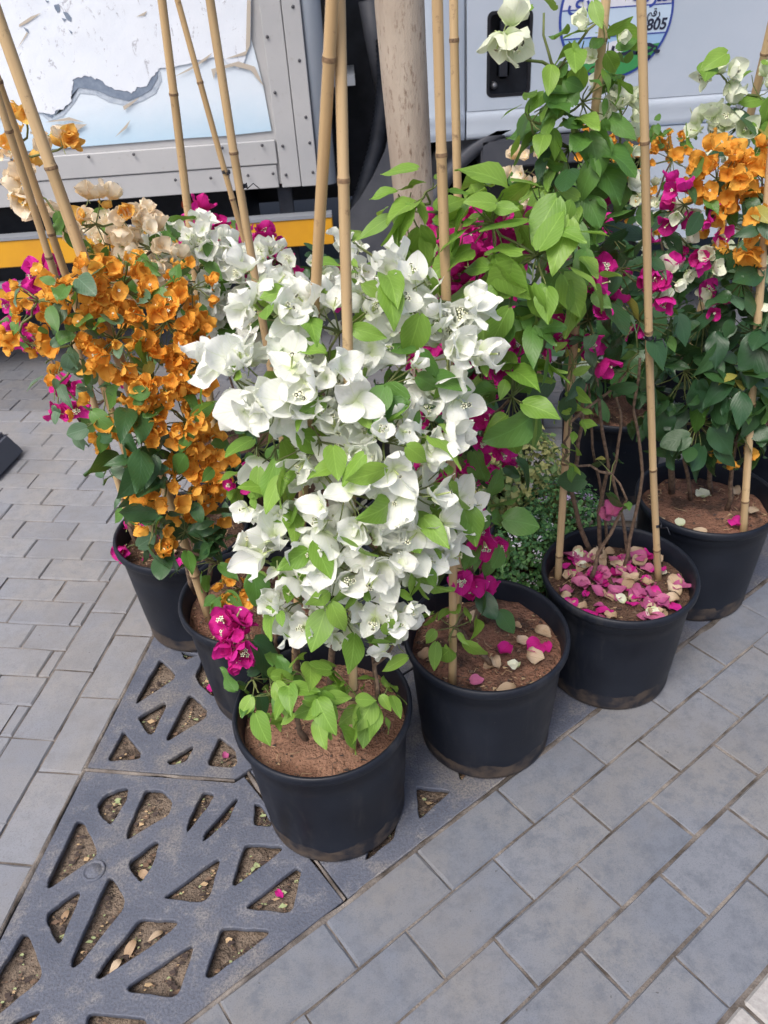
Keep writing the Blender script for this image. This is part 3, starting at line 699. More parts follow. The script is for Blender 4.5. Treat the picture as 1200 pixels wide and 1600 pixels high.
grow('E', [(65,425,18,.05,{'magenta':3},1.3), (45,470,26,.05,{'magenta':3,'mid':1},1.1), (42,520,20,.05,{'magenta':2,'mid':1}), (112,600,16,.0,{'magenta':2},1), (112,640,20,.0,{'magenta':2,'mid':1},1), (55,300,30,-.02,{'peach':2,'yellow':1},.9), (20,240,24,-.02,{'yellow':2,'peach':1},.8), (105,225,24,-.05,{'yellow':2,'peach':1},1), (40,180,20,-.02,{'yellow':1},.6), (95,340,26,-.03,{'mid':1},.5,1.3), (150,350,42,.0,{'peach':3,'yellow':1,'mid':.5},.9), (190,340,36,.02,{'peach':2,'yellow':1.5},1), (240,390,45,.0,{'peach':3,'mid':1},.9), (170,430,45,.04,{'peach':2,'orange':1,'mid':1},.9), (215,850,30,-.02,{'magenta':1,'grey':1},.5), (170,620,40,.02,{'grey':2,'magenta':1},.6), (190,760,34,.0,{'grey':2,'mid':1},.6)],
  leafL=.046, flS=.9, seed=13, nstem=4)
O_ = {'orange': 6, 'mid': 1, 'grey': .7}
grow('F', [(60,470,45,-0.06,O_,.9,.8), (30,520,32,-0.06,{'orange':2,'mid':1},.8,.8), (120,450,48,-0.06,O_,1.1,.85), (110,540,52,-0.06,{'orange':3,'grey':2,'mid':1},1,.8), (190,450,52,-0.04,O_,1.2,.9), (180,530,60,-0.08,{'orange':4,'grey':1,'mid':1},1.1,.85), (260,500,60,-0.06,O_,1.2,.9), (300,450,38,-0.01,O_,1,.9), (90,600,32,-0.06,{'orange':2,'grey':2},.9,.8), (240,590,58,-0.08,O_,1.2,.9), (310,570,45,-0.06,O_,1.2,.9), (160,650,40,-0.09,{'orange':2,'grey':1,'mid':1.5},.9,.85), (290,660,55,-0.08,O_,1.2,.95), (220,680,42,-0.11,{'dark':3,'orange':1},.9,1.15), (200,730,36,-0.12,{'dark':3,'orange':1.2},.9,1.2), (320,720,48,-0.06,O_,1.2,.95), (260,760,48,-0.10,{'orange':2,'dark':2},1,1.0), (330,790,36,-0.06,{'orange':2,'dark':1.5},1,1), (240,820,30,-0.10,{'orange':2,'dark':2},1,1), (290,830,38,-0.09,{'dark':3,'mid':1},1,1.1), (265,855,16,-0.12,{'orange':1},1,1), (340,880,34,-0.10,{'dark':2,'mid':1},.9,1), (375,920,36,-0.12,{'orange':3,'mid':1},1,.9), (372,1000,30,-0.27,{'magenta':4,'dark':.4},1.7,1.35), (380,750,22,-0.16,{'magenta':2,'lime':1},1,1), (395,1060,30,-0.27,{'dark':1,'mid':1},1,1)],
  leafL=.042, flS=.70, seed=17, dens_k=1.42, nstem=5)
grow('G', [(900,380,50,.0,{'dark':2,'magenta':1},.8), (960,470,55,.0,{'dark':3,'magenta':.6},.8), (900,530,50,.0,{'dark':3},.8), (1000,560,45,.0,{'dark':2},.8), (930,600,30,.0,{'dark':2,'magenta':.5},.4)], leafL=.06, seed=19)
grow('K', [(1125,115,26,.0,{'cream':2,'lime':1},.9,1.1), (1150,200,36,.0,{'cream':2,'lime':1,'dark':.5},.8,1.1), (1185,150,34,.0,{'cream':1,'lime':1.5},.8), (1110,210,24,.0,{'cream':2,'lime':1},.9,1.1), (1190,260,40,.0,{'dark':1,'lime':1,'cream':1},.9), (1180,400,50,.02,{'dark':2,'cream':1},.9), (1190,560,50,.02,{'dark':2},.8)], leafL=.055, flS=1.0, seed=23)
grow('I', [(260,400,45,.0,{'white':2,'peach':2,'mid':1}), (320,380,42,.0,{'white':4,'mid':1}), (370,430,50,.0,{'white':4,'mid':1}), (310,440,48,-.02,{'white':3,'mid':1.5}), (425,418,36,.02,{'white':5,'mid':1}), (485,440,40,.0,W), (400,480,45,.0,{'white':3,'mid':1}), (550,410,34,.0,W), (330,500,40,.0,{'white':2,'mid':1}), (600,435,36,.0,{'white':2,'lime':1}), (400,700,60,.0,{'dark':2,'mid':1},.6), (370,820,45,.0,{'dark':2},.6)], leafL=.055, flS=1.0, seed=29)
grow('J', [(170,380,40,.0,{'peach':3,'mid':1}), (230,370,36,.0,{'peach':3,'mid':1}), (280,430,45,.0,{'peach':2,'white':1,'mid':1}), (200,450,50,.0,{'orange':2,'peach':1,'mid':1}), (260,550,50,.0,{'dark':1,'orange':1},.6)], leafL=.05, seed=31)
grow('L', [(700,380,45,.0,{'magenta':3,'mid':1}), (780,370,42,.0,{'magenta':3,'mid':1}), (795,365,30,-.30,{'magenta':4,'lime':1}), (735,430,28,-.30,{'magenta':3,'lime':1}), (740,460,50,.0,{'magenta':3,'dark':1}), (670,520,50,.0,{'magenta':2,'dark':1}), (770,530,50,.0,{'magenta':2,'dark':1}), (720,620,55,.0,{'magenta':2,'dark':1.5}), (760,700,40,.0,{'magenta':2,'dark':1}), (690,720,40,.0,{'magenta':2,'dark':1}), (650,600,50,.0,{'dark':2})], leafL=.055, flS=1.05, seed=37)
grow('M', [(830,270,32,.0,{'peach':3,'mid':1},1,1.1), (860,310,32,.0,{'peach':2,'mid':1}), (850,380,40,.0,{'mid':2,'peach':1}), (870,460,45,.0,{'dark':2},.7)], leafL=.055, seed=41)
grow('O', [(310,355,32,.0,{'magenta':4,'mid':1},1.2,1.1), (405,400,32,.0,{'magenta':4},1.3,1.1), (360,390,32,.0,{'magenta':3,'mid':1}), (500,440,45,.0,{'magenta':1,'dark':1},.7)], leafL=.05, seed=47)
grow('Q', [(940,200,26,.0,{'orange':2,'mid':1},.9,.9), (930,260,32,.0,{'orange':2,'mid':1},.9,.9), (1000,250,34,.0,{'orange':3,'mid':1},.9,.9), (1050,250,36,.0,{'orange':3,'mid':1},.9,.9), (1010,330,40,.0,{'orange':1,'dark':1,'cream':1},.9), (1040,420,48,.0,{'dark':2,'cream':1},.8), (1030,195,20,.0,{'lime':1,'mid':1},.8), (1020,540,50,.0,{'dark':2},.8)], leafL=.048, flS=.8, seed=53)

def stems(key, paths):
    root, base = POTS[key]
    for pts, r, dy in paths:
        P = [atz(*pts[0], SOIL_Z)]; y0 = P[0].y
        for k, q_ in enumerate(pts[1:]): P.append(aty(*q_, y0+(base.y+dy-y0)*(k+1)/(len(pts)-1)))
        Q = []
        for a_, b_ in zip(P, P[1:]):
            for t_ in (0, .33, .66): Q.append(a_.lerp(b_, t_)+rv()*.0022)
        Q.append(P[-1]); q = MB(); q.tube([p-base for p in Q], [r*(1-.45*k/len(Q)) for k in range(len(Q))], 7); q.build('stem', WOOD, root, True)
R = random.Random(77)
stems('C', [([(938, 868), (934, 800), (950, 730), (938, 650), (930, 560)], .0045, 0), ([(985, 880), (972, 812), (956, 742), (972, 668), (960, 600)], .004, .01), ([(922, 862), (905, 818), (893, 770), (905, 690), (915, 600)], .0055, .0), ([(975, 890), (990, 820), (1004, 742), (990, 640), (1000, 560)], .004, .0), ([(950, 850), (940, 770), (925, 700), (920, 600)], .0035, .03)])
stems('A', [([(470, 1075), (462, 1020), (455, 960)], .006, 0), ([(515, 1080), (520, 1000), (500, 930)], .007, 0), ([(590, 1085), (585, 1040), (570, 970)], .005, 0), ([(440, 1060), (430, 1000), (450, 940)], .004, 0)])
stems('B', [([(735, 985), (755, 930), (748, 860), (765, 790)], .005, 0), ([(760, 970), (740, 900), (720, 830)], .006, 0.02)])
stems('D', [([(1048, 770), (1050, 700), (1045, 640)], .008, .02), ([(1110, 770), (1108, 710), (1100, 640)], .006, 0), ([(1080, 780), (1070, 720), (1085, 650)], .005, 0)])
stems('F', [([(300, 930), (290, 860), (265, 760)], .007, 0), ([(318, 950), (330, 880), (320, 800)], .006, 0)])

# ------------------------------------------------------------------ small bedding plants between the pots
def bush(key, x, y, rad, h, label, cat, name, leafmat, flowermat, nleaf, nfl, ls, seed):
    global R
    R = random.Random(seed)
    root = empty(name, (x, y, 0), label, cat)
    s = .62; o = bpy.data.objects.new('pot', pot_me); link(o, root); o.scale = (s, s, s*.75)
    so_ = bpy.data.objects.new('soil', soilmesh(SOIL_D, seed)); link(so_, root); so_.scale = (s, s, s*.75)
    lm, fm, tw = MB(), MB(), MB()
    for _ in range(nleaf):
        d = rv(); d.z = abs(d.z)*.9-.15; d.normalize(); p = Vector((d.x*rad, d.y*rad, .15+max(0, d.z)*h))*1.0; p += rv()*.018
        n = (d+Vector((0, 0, .6))+rv()*.7).normalized(); b = basis(n, rv()); l = ls*R.uniform(.6, 1.3); k = len(lm.v)
        for q in ((0, 0, 0), (.45, .5, .1), (0, 1, -.1), (-.45, .5, .1)): lm.v.append(p+b @ (Vector(q)*l))
        lm.f.append([k, k+1, k+2, k+3]); lm.m.append(0 if R.random() < .6 else 1)
    for _ in range(60):
        d = rv(); d.z = abs(d.z); tw.tube([(0, 0, .14), Vector((d.x*rad*.5, d.y*rad*.5, .16+d.z*h*.5)), Vector((d.x*rad, d.y*rad, .15+d.z*h))], [.002, .0015, .001], 4, 0, False)
    for _ in range(nfl):
        d = rv(); d.z = abs(d.z); d.normalize(); c = Vector((d.x*rad*1.05, d.y*rad*1.05, .155+d.z*h))
        for _q in range(14):
            p = c+Vector((R.uniform(-1, 1), R.uniform(-1, 1), R.uniform(-.2, .2)))*.011; b = basis(d+rv()*.3, rv()); k = len(fm.v)
            for q in range(8): rr = .0027 if q % 2 else .0012; fm.v.append(p+b @ Vector((rr*cos(q*.785), rr*sin(q*.785), 0)))
            fm.f.append(list(range(k, k+8))); fm.m.append(0)
    tag(lm.build('leaves', leafmat, root), kind='stuff'); tag(tw.build('stems', TWIG, root), kind='stuff')
    if nfl: tag(fm.build('tiny_flowers', flowermat, root), kind='stuff')
ALW = Mat('alyssum_white', .6, (.8, .78, .85)).m; ALL_ = Mat('alyssum_lilac', .6, (.55, .42, .66)).m
sm1 = Mat('small_dark_leaf', .5, (.05, .15, .045)).m; sm2 = Mat('small_green_leaf', .5, (.11, .26, .07)).m
vg1 = Mat('variegated_leaf_yellow', .5, (.55, .55, .2)).m; vg2 = Mat('variegated_leaf_green', .5, (.2, .32, .09)).m
bush('s', .305, 1.405, .10, .12, 'low dark green alyssum with tiny white flowers between the second and third pots', 'small plant', 'alyssum_plant', [sm1, sm2], ALW, 2600, 34, .011, 61)
bush('s', .42, 1.50, .10, .14, 'low alyssum with pale lilac flower specks behind the petal-strewn pot', 'small plant', 'alyssum_plant', [sm1, sm2], ALL_, 2200, 26, .011, 62)
bush('s', .33, 1.66, .12, .22, 'small shrub with yellow variegated leaves behind the low white alyssum', 'shrub', 'variegated_shrub', [vg1, vg2], None, 2200, 0, .018, 63)
R = random.Random(99)

# ------------------------------------------------------------------ bamboo canes
def cane(key, bpx, tpx, Yt, dia, label, ext=.35, tie=None):
    root, base = POTS[key]
    b = atz(*bpx, SOIL_Z); d = (b-base-Vector((0, 0, SOIL_Z))); 
    if d.length > .122: b = base+Vector((0, 0, SOIL_Z))+d*(.122/d.length)
    t = aty(*tpx, Yt); dirv = t-b; L = dirv.length*(1+ext); dirv.normalize()
    root_ = b-dirv*.05; q = MB(); n = int(L/.012); pts, rad, mat = [], [], []
    nodes = []; z = R.uniform(.1, .2)
    while z < L: nodes.append(z); z += R.uniform(.20, .30)
    zs = [0.0]
    for nz in nodes: zs += [nz-.05, nz-.006, nz-.0025, nz, nz+.0025, nz+.006]
    zs.append(L); zs = sorted(z_ for z_ in zs if 0 <= z_ <= L)
    side = dirv.orthogonal().normalized(); ph = R.uniform(0, 6); amp = R.uniform(.002, .006)
    inds = []
    for z_ in zs:
        r = dia/2*(1-.18*z_/L); nd = min([abs(z_-nn) for nn in nodes] or [1])
        if nd < .001: r *= 1.13
        elif nd < .004: r *= 1.07
        elif nd < .008: r *= .97
        pts.append(Vector((0, 0, z_))+Vector((amp*sin(z_*4+ph), amp*cos(z_*3.1+ph), 0))); rad.append(r); inds.append(nd)
    q.tube(pts, rad, 12)
    for k in range(len(zs)-1):
        if (inds[k] < .004 and inds[k+1] < .004):
            for j in range(12): q.m[k*12+j] = 1
    o = q.build('bamboo_cane', [BAMBOO, NODE], None, True)
    o.location = root_; o.rotation_euler = dirv.to_track_quat('Z', 'Y').to_euler()
    tag(o, label, 'bamboo cane', 'bamboo canes propping the potted plants')
    for tz in (tie or []):
        w_ = MB(); r0 = dia/2*1.15
        for kk in range(3): w_.tube([Vector((r0*cos(a_*.6), r0*sin(a_*.6), tz+kk*.0025+.0005*a_)) for a_ in range(11)], .0011, 5)
        w_.tube([(r0, 0, tz), (r0+.012, .006, tz+.006), (r0+.022, .002, tz-.004)], .001, 5)
        w_.build('tie_wire', TIE, o, True)
cane('A', (462, 1062), (517, 0), .86, .0145, 'bamboo cane, left of the pair rising through the front white plant')
cane('A', (550, 1172), (535, 0), .88, .0140, 'right cane of the pair in the front white plant, its foot in plain view')
cane('B', (706, 1070), (690, 0), 1.02, .0150, 'bamboo cane standing in the second pot in front of the tree trunk', tie=[.12])
cane('B', (716, 965), (714, 0), 1.2, .0140, 'thin bamboo cane just right of the tree trunk, against the truck cab')
cane('F', (325, 965), (0, 30), 1.22, .0200, 'thick bamboo cane leaning far left out of the orange bush')
cane('E', (215, 850), (0, 165), 1.32, .0140, 'slim bamboo cane at the left edge, right one of the crossed pair tied with wire', tie=[.62])
cane('E', (245, 850), (-12, 105), 1.36, .0150, 'bamboo cane cutting the left edge, lower one of the crossed pair tied with wire', tie=[.70])
cane('I', (455, 800), (333, 0), 1.5, .0175, 'pale bamboo cane rising behind the white flowers, right of two thinner ones', tie=[.8])
cane('O', (395, 700), (278, 0), 1.9, .0150, 'thinnest bamboo cane in the back row, in front of the torn truck sheet', tie=[.75])
cane('J', (300, 790), (252, 0), 1.75, .0190, 'upright bamboo cane in the back row left of the thin slanted one')
cane('C', (862, 897), (945, 0), 1.22, .0150, 'bamboo cane at the left of the petal-strewn pot, leaning right before the truck emblem', tie=[.45])
cane('C', (1030, 903), (997, 0), 1.12, .0138, 'bamboo cane at the right of the petal-strewn pot', tie=[.2, .62])
cane('Q', (1066, 600), (1203, 40), 1.85, .0200, 'bamboo cane slanting up to the upper right corner')
cane('D', (1162, 826), (1222, 60), 1.42, .0165, 'bamboo cane in the front right of the dark-leaved right pot')

# ------------------------------------------------------------------ fallen petals
FB = {}
for k_, mt in (('pink', PINKDRY), ('magenta', MAGENTA), ('tan', TANDRY), ('white', CREAM)):
    FB[k_] = []
    for _ in range(8):
        v, f, uv = bractgeo(.034*R.uniform(.8, 1.15), .031*R.uniform(.7, 1.1), R.uniform(.2, 1.1), R.uniform(.12, .26), pi/2, 0, 0, 7)
        me = bpy.data.meshes.new('fallen_petal'); c = sum(v, Vector())/len(v); me.from_pydata([tuple(p-c) for p in v], [], f); me.materials.append(mt)
        me.polygons.foreach_set('use_smooth', [True]*len(f)); l = me.uv_layers.new(name='UVMap')
        for p in me.polygons:
            for li in p.loop_indices: l.data[li].uv = uv[me.loops[li].vertex_index]
        FB[k_].append(me)
def petal(loc, k_, label, group, s=1.0):
    o = bpy.data.objects.new('fallen_petal', R.choice(FB[k_])); o.location = loc; s *= 1.0; o.scale = (s*R.uniform(.7, 1), s, s*R.uniform(.3, .9)); o.rotation_euler = (R.uniform(-.35, .35), R.uniform(-.35, .35), R.uniform(0, 6.28)); link(o)
    tag(o, label, 'petal', group)
def petals(key, n, weights, labels, group, rmax=.128, bias=(0, 0)):
    root, base = POTS[key]; ks = list(weights)
    for _ in range(n):
        a = R.uniform(0, 6.28); r = rmax*math.sqrt(R.random()); k_ = R.choices(ks, [weights[q] for q in ks])[0]
        x, y = r*cos(a)+bias[0], r*sin(a)+bias[1]
        if math.hypot(x, y) > .13: continue
        rr_ = math.hypot(x, y); sec = int(((math.atan2(y, x)+pi/8) % (2*pi))/(pi/4))
        place = ('right side', 'back right', 'back', 'back left', 'left side', 'front left', 'front', 'front right')[sec]
        place = 'middle' if rr_ < .035 else place+(' by the rim' if rr_ > .095 else ' further in' if rr_ < .065 else '')
        lab = labels[k_]+', '+place
        petal(base+Vector((x, y, SOIL_Z+R.uniform(.004, .014))), k_, lab, group+': '+lab, R.uniform(.7, 1.1))
for key in ('A', 'B', 'C', 'D', 'E', 'F', 'G'):   # crumbs, fibres and bits of bark on the soil
    root, base = POTS[key]; cm = MB()
    for _ in range({'A': 260, 'B': 620, 'C': 700}.get(key, 350)):
        a = R.uniform(0, 6.28); r = .136*math.sqrt(R.random())
        if key != 'C' and R.random() < .5: r = R.uniform(.09, .136)
        p = Vector((r*cos(a), r*sin(a), SOIL_Z+.002-.010*(r/.14)**2)); i = len(cm.v); sz = R.choice((.0015, .002, .003, .0045))
        k = 5; ps = [rv() for _q in range(4)]
        for q in ps: cm.v.append(p+Vector((q.x*sz*R.uniform(1, 2.2), q.y*sz, abs(q.z)*sz)))
        for q in ((0, 1, 2), (0, 2, 3), (0, 3, 1), (1, 3, 2)): cm.f.append([i+e for e in q]); cm.m.append(_c := R.choice((0, 0, 1, 2)) if False else R.choice((0, 0, 1, 2, 2)))
    for _ in range(26):
        a = R.uniform(0, 6.28); r = .12*math.sqrt(R.random()); p = Vector((r*cos(a), r*sin(a), SOIL_Z+.003)); b = R.uniform(0, 6.28); l = R.uniform(.008, .03)
        i = len(cm.v); cm.tube([p, p+Vector((cos(b)*l*.5, sin(b)*l*.5, .004)), p+Vector((cos(b+.5)*l, sin(b+.5)*l, 0))], .0006, 3, R.choice((0, 1)), False)
    tag(cm.build('soil_crumbs', [LC[0], LC[1], LC[2]], root), kind='stuff')
lb = {'pink': 'faded pink petal in the petal-strewn pot', 'magenta': 'bright magenta petal in the petal-strewn pot', 'tan': 'dried tan petal in the petal-strewn pot', 'white': 'cream white petal in the petal-strewn pot'}
petals('C', 112, {'pink': 7, 'magenta': 3.5, 'tan': 4, 'white': .8}, lb, 'third pot', .13, (0, -.01))
lb = {'pink': 'faded pink petal in the second pot', 'magenta': 'dark magenta petal in the second pot', 'tan': 'dried tan petal in the second pot', 'white': 'cream petal in the second pot'}
petals('B', 15, {'pink': 4, 'tan': 5, 'white': .6, 'magenta': 1}, lb, 'second pot')
lb = {'tan': 'dried tan petal in the right dark-leaved pot', 'white': 'cream petal in the right dark-leaved pot'}
petals('D', 6, {'tan': 5, 'white': 1}, lb, 'right pot')
lb = {'magenta': 'purple magenta petal lying in the leftmost pot', 'tan': 'dried petal lying in the leftmost pot'}
petals('E', 14, {'magenta': 3, 'tan': 1}, lb, 'leftmost pot')
petal(atz(835, 1010, SOIL_Z+.012), 'magenta', 'single bright magenta petal on the reddish soil of the second pot', 'bright petal in second pot', 1.15)
petal(atz(437, 1397, -.008), 'magenta', 'small magenta petal in an opening of the tree grate', 'petal in grate', .55)
petal(atz(352, 1180, -.008), 'pink', 'faded petal in a grate opening left of the front pot', 'faded petal in grate', .5)
petal(atz(330, 1075, -.006), 'magenta', 'magenta petal on the grate beside the pot behind the front one', 'petal beside pot', .7)
petal(atz(1150, 815, SOIL_Z+.015), 'magenta', 'magenta petal beside the cane foot in the right pot', 'petal by cane foot', .9)
FB['leaf'] = [leafmesh('dry_leaf', .036, .020, TANDRY, .5, .5, .1) for _ in range(3)]
for (x, y, mt, lab, s) in ((210, 1470, 'leaf', 'pale dry leaf in a long opening of the tree grate', 1.0), (188, 1500, 'leaf', 'yellow dry leaf at the tip of a long grate opening', .7), (253, 1456, 'leaf', 'tan dry leaf in the corner of a long grate opening', .7), (218, 1362, 'leaf', 'folded tan leaf in the small curved grate opening', .8), (106, 1423, 'leaf', 'tan dry leaf in the left grate opening', .7)):
    petal(atz(x, y, -.008), mt, lab, 'dry leaves in the grate', s)

# ------------------------------------------------------------------ tree
m = Mat('tree_bark', .9, spec=.2); mp = m.new('Mapping'); mp.inputs['Scale'].default_value = (1, 1, .35); m.l(m.coord('World'), mp.inputs[0])
n1 = m.noise(14, 6, mp.outputs[0]); n2 = m.noise(90, 5, mp.outputs[0], .7)
c = m.ramp(n1, [(.3, (.35, .285, .225)), (.7, (.50, .43, .35))]); c = m.mix(m.ramp(n2, [(.55, (0, 0, 0)), (.68, (.8, .8, .8))]), c, (.16, .10, .07)); m.base(c); m.bump(m.math('ADD', n2, n1), .5, .006); BARK = m.m
tree = empty('tree', (.13, 2.09, 0), 'smooth tan-grey tree trunk standing behind the plants in front of the truck', 'tree')
TB = Vector((.13, 2.09, 0))
v, f = [], []; n = 40; path = []
for k in range(46):
    z = k*.07-.05; c0 = aty(655, 300, 2.09); 
    px = Vector((.055 + .02*0, 0, 0))
    cxp = .175-.05*(z-.2)-.012*sin(z*2.1); cyp = 2.09+.01*sin(z*3)
    r = .050+.03*math.exp(-z*5)+.006*max(0, z-.85)-.002*sin(z*4); path.append((cxp, cyp, z, r))
for (x, y, z, r) in path:
    for j in range(n):
        t = 2*pi*j/n; rr = r*(1+.05*noise.noise(Vector((cos(t)*1.5, sin(t)*1.5, z*2)))+.012*noise.noise(Vector((cos(t)*6, sin(t)*6, z*12))))
        v.append((x-TB.x+rr*cos(t), y-TB.y+rr*sin(t), z))
for k in range(len(path)-1):
    for j in range(n): f.append([k*n+j, k*n+(j+1) % n, (k+1)*n+(j+1) % n, (k+1)*n+j])
mk('trunk', v, f, BARK, tree)
top = Vector((path[-1][0]-TB.x, path[-1][1]-TB.y, path[-1][2]))
for k in range(5):
    a = k*1.26+.3; q = MB(); e = top+Vector((cos(a)*.9, sin(a)*.9, 1.0+.2*(k % 2)))
    q.tube([top-Vector((0, 0, .15)), top.lerp(e, .35)+Vector((0, 0, .1)), top.lerp(e, .7)+rv()*.05, e], [.065, .045, .03, .015], 10); q.build('limb', BARK, tree, True)
cr_ = MB(); 
for k in range(5200):
    d = rv(); c = top+Vector((d.x*1.5, d.y*1.5, 1.25+d.z*.7))*1.0; c += rv()*.25; b = basis(rv()+Vector((0, 0, .6)), rv()); i = len(cr_.v)
    for q in ((0, 0, 0), (.022, .035, 0), (0, .08, -.01), (-.022, .035, 0)): cr_.v.append(c+b @ Vector(q))
    cr_.f.append([i, i+1, i+2, i+3]); cr_.m.append(0)
o = cr_.build('crown', MID, tree); o['kind'] = 'stuff'

# ------------------------------------------------------------------ truck
TY = 3.0
truck = empty('box_truck', (0, TY, 0), 'white box truck with torn sheet on its grey cargo box and yellow side rails', 'truck')
def tp(px, py, dy=0.0): 
    p = aty(px, py, TY+dy); return Vector((p.x, dy, p.z))
m = Mat('box_aluminium', .5, spec=.4); n1 = m.noise(3, 6); n2 = m.noise(60, 5, rough=.7)
c = m.ramp(n1, [(.3, (.40, .41, .42)), (.7, (.50, .50, .50))]); c = m.mix(m.ramp(n2, [(.6, (0, 0, 0)), (.75, (.5, .5, .5))]), c, (.33, .31, .28)); m.base(c); m.bump(n2, .1, .001); ALU = m.m
m = Mat('cab_paint', .28, spec=.5); n1 = m.noise(4, 5); m.base(m.ramp(n1, [(.3, (.50, .58, .67)), (.7, (.55, .62, .71))])); m.b.inputs['Coat Weight'].default_value = .4; CAB = m.m
m = Mat('yellow_paint', .5); m.base(m.ramp(m.noise(8, 6), [(.3, (.72, .36, .015)), (.75, (.60, .28, .02))])); YEL = m.m
m = Mat('truck_black', .5, spec=.3); m.base(m.ramp(m.noise(15, 5), [(.3, (.008, .010, .015)), (.75, (.025, .03, .042))])); BLK = m.m
m = Mat('truck_dark_grey', .6); m.base(m.ramp(m.noise(9, 5), [(.3, (.055, .06, .075)), (.75, (.10, .105, .12))])); DGR = m.m
GREYP = Mat('grey_edge', .5, (.25, .27, .30)).m; RIV = Mat('rivet', .4, (.10, .10, .11), metal=.5).m
TIRE = Mat('tyre_rubber', .8, (.018, .018, .02)).m; RIM = Mat('rim_steel', .4, (.35, .36, .38), metal=.6).m
m = Mat('window_glass', .08, (.02, .025, .03)); GLS = m.m
BX = tp(510, 150).x; ZB = tp(300, 303).z   # box end and underside
ZR = tp(300, 228).z
q = MB().box((-5.0, .012, ZB+.01), (BX-.031, 2.15, 3.0)); q.build('cargo_body', ALU, truck)
# bottom rail: two long aluminium profiles
q = MB().box((-5.0, -.004, (ZB+ZR)/2+.002), (tp(432, 240).x, .010, ZR)); bevel(q.build('bottom_rail', ALU, truck), .002, 1)
q = MB().box((-5.0, 0.0, ZB), (tp(436, 290).x, .010, (ZB+ZR)/2-.002)); bevel(q.build('bottom_rail', ALU, truck), .002, 1)
# corner post: two strips, round edge tube, and the front wall of the box
xa, xb, xc = tp(402, 0).x, tp(455, 150).x, tp(484, 150).x
q = MB().box((xa+.005, -.008, ZB), (xb, .010, 3.0)); bevel(q.build('corner_post', ALU, truck), .002, 1)
q = MB().box((xb+.003, -.012, ZB), (xc, .010, 3.0)); bevel(q.build('corner_post', ALU, truck), .002, 1)
q = MB().tube([(xc+.03, .022, ZB+.0), (xc+.03, .022, 3.0)], .034, 20); q.build('corner_edge', CAB, truck, True)
q = MB().box((BX-.03, .04, ZB+.28), (BX-.002, 2.1, 3.0)); q.build('front_wall', DGR, truck)
q = MB(); 
for k in range(5): q.box((BX-.02, .06, ZB-.02+k*.065), (BX+.012-.004*(k % 2), 2.05, ZB+.04+k*.065))
q.build('wall_ridges', BLK, truck)
q = MB().box((BX-.01, .045, ZB+.30), (BX+.10, 1.9, ZB+.33)); q.build('ledge', GREYP, truck)
rv_pts = [(20, 248), (140, 244), (210, 240), (280, 235), (348, 230), (410, 226), (20, 300), (184, 287), (275, 280), (388, 273), (427, 270), (447, 272), (489, 268), (458, 10), (418, 57), (468, 94), (430, 144), (478, 182), (442, 227), (484, 222), (60, 292), (330, 277)]
v_, f_, _ = lathe([(0, .004), (.003, .0035), (.005, .0015), (.0055, 0)], 10)
rme = bpy.data.meshes.new('rivet'); rme.from_pydata([(a, -c-.0125, b) for a, b, c in v_], [], f_); rme.materials.append(RIV)
for (x, y) in rv_pts:
    o = bpy.data.objects.new('rivet', rme); p = tp(x, y); o.location = (p.x, 0, p.z); link(o, truck)
# sheet with torn print
def flat(name, pts, dy, mat, parent=truck):
    P = [tp(*p) for p in pts]; o = mk(name, [(p.x, dy, p.z) for p in P], [list(range(len(P)))], mat, parent, False)
    bm = bmesh.new(); bm.from_mesh(o.data); bmesh.ops.triangulate(bm, faces=bm.faces); bm.to_mesh(o.data); bm.free(); return o
m = Mat('faded_print', .45); n1 = m.noise(6, 6, rough=.65); sx = m.new('SeparateXYZ'); m.l(m.coord('World'), sx.inputs[0])
zr = m.new('MapRange'); m.l(m.math('ADD', sx.outputs[2], m.math('MULTIPLY', n1, .10)), zr.inputs[0]); zr.inputs[1].default_value = ZR+.03; zr.inputs[2].default_value = ZR+.20; zr.clamp = True
c = m.mix(zr.outputs[0], (.42, .64, .80), (.74, .83, .91)); nf_ = m.noise(40, 5, rough=.7); c = m.mix(m.ramp(nf_, [(.66, (0, 0, 0)), (.75, (.6, .6, .6))]), c, (.48, .58, .68)); m.base(c); m.bump(n1, .3, .01); PRINT = m.m
m = Mat('white_sheet', .4); n1 = m.noise(7, 6); n2 = m.noise(30, 6, rough=.75, dist=1.5); c = m.ramp(n1, [(.3, (.78, .84, .92)), (.7, (.83, .88, .94))])
mp = m.new('Mapping'); mp.inputs['Scale'].default_value = (1, 1, .5); m.l(m.coord('World'), mp.inputs[0]); n3 = m.noise(22, 6, mp.outputs[0], .8, 2.0)
c = m.mix(m.ramp(n3, [(.60, (0, 0, 0)), (.63, (.8, .8, .8))]), c, (.42, .43, .48)); m.base(c); m.bump(n1, .35, .015); SHEET = m.m
DARKP = Mat('dark_print', .5); n1 = DARKP.noise(40, 5, rough=.7); DARKP.base(DARKP.ramp(n1, [(.35, (.16, .21, .29)), (.7, (.27, .33, .42))])); DARKP = DARKP.m
SOFTP = Mat('soft_print', .5); n1 = SOFTP.noise(50, 5, rough=.7); SOFTP.base(SOFTP.ramp(n1, [(.35, (.36, .43, .52)), (.7, (.60, .67, .74))])); SOFTP = SOFTP.m
TANP = Mat('tape_residue', .6, (.52, .46, .38)).m
flat('printed_sheet', [(-900, 290), (-900, -600), (396, -600), (392, 60), (410, 130), (424, 205), (350, 213), (300, 216), (200, 224), (100, 232), (0, 240)], .006, PRINT)
flat('printed_patch', [(63, 178), (84, 186), (104, 172), (112, 150), (114, 128), (118, 120), (150, 124), (185, 142), (205, 144), (225, 135), (238, 120), (250, 112), (252, 126), (243, 146), (222, 158), (200, 166), (170, 160), (148, 148), (124, 146), (116, 160), (98, 182), (76, 190)], .0045, SOFTP)
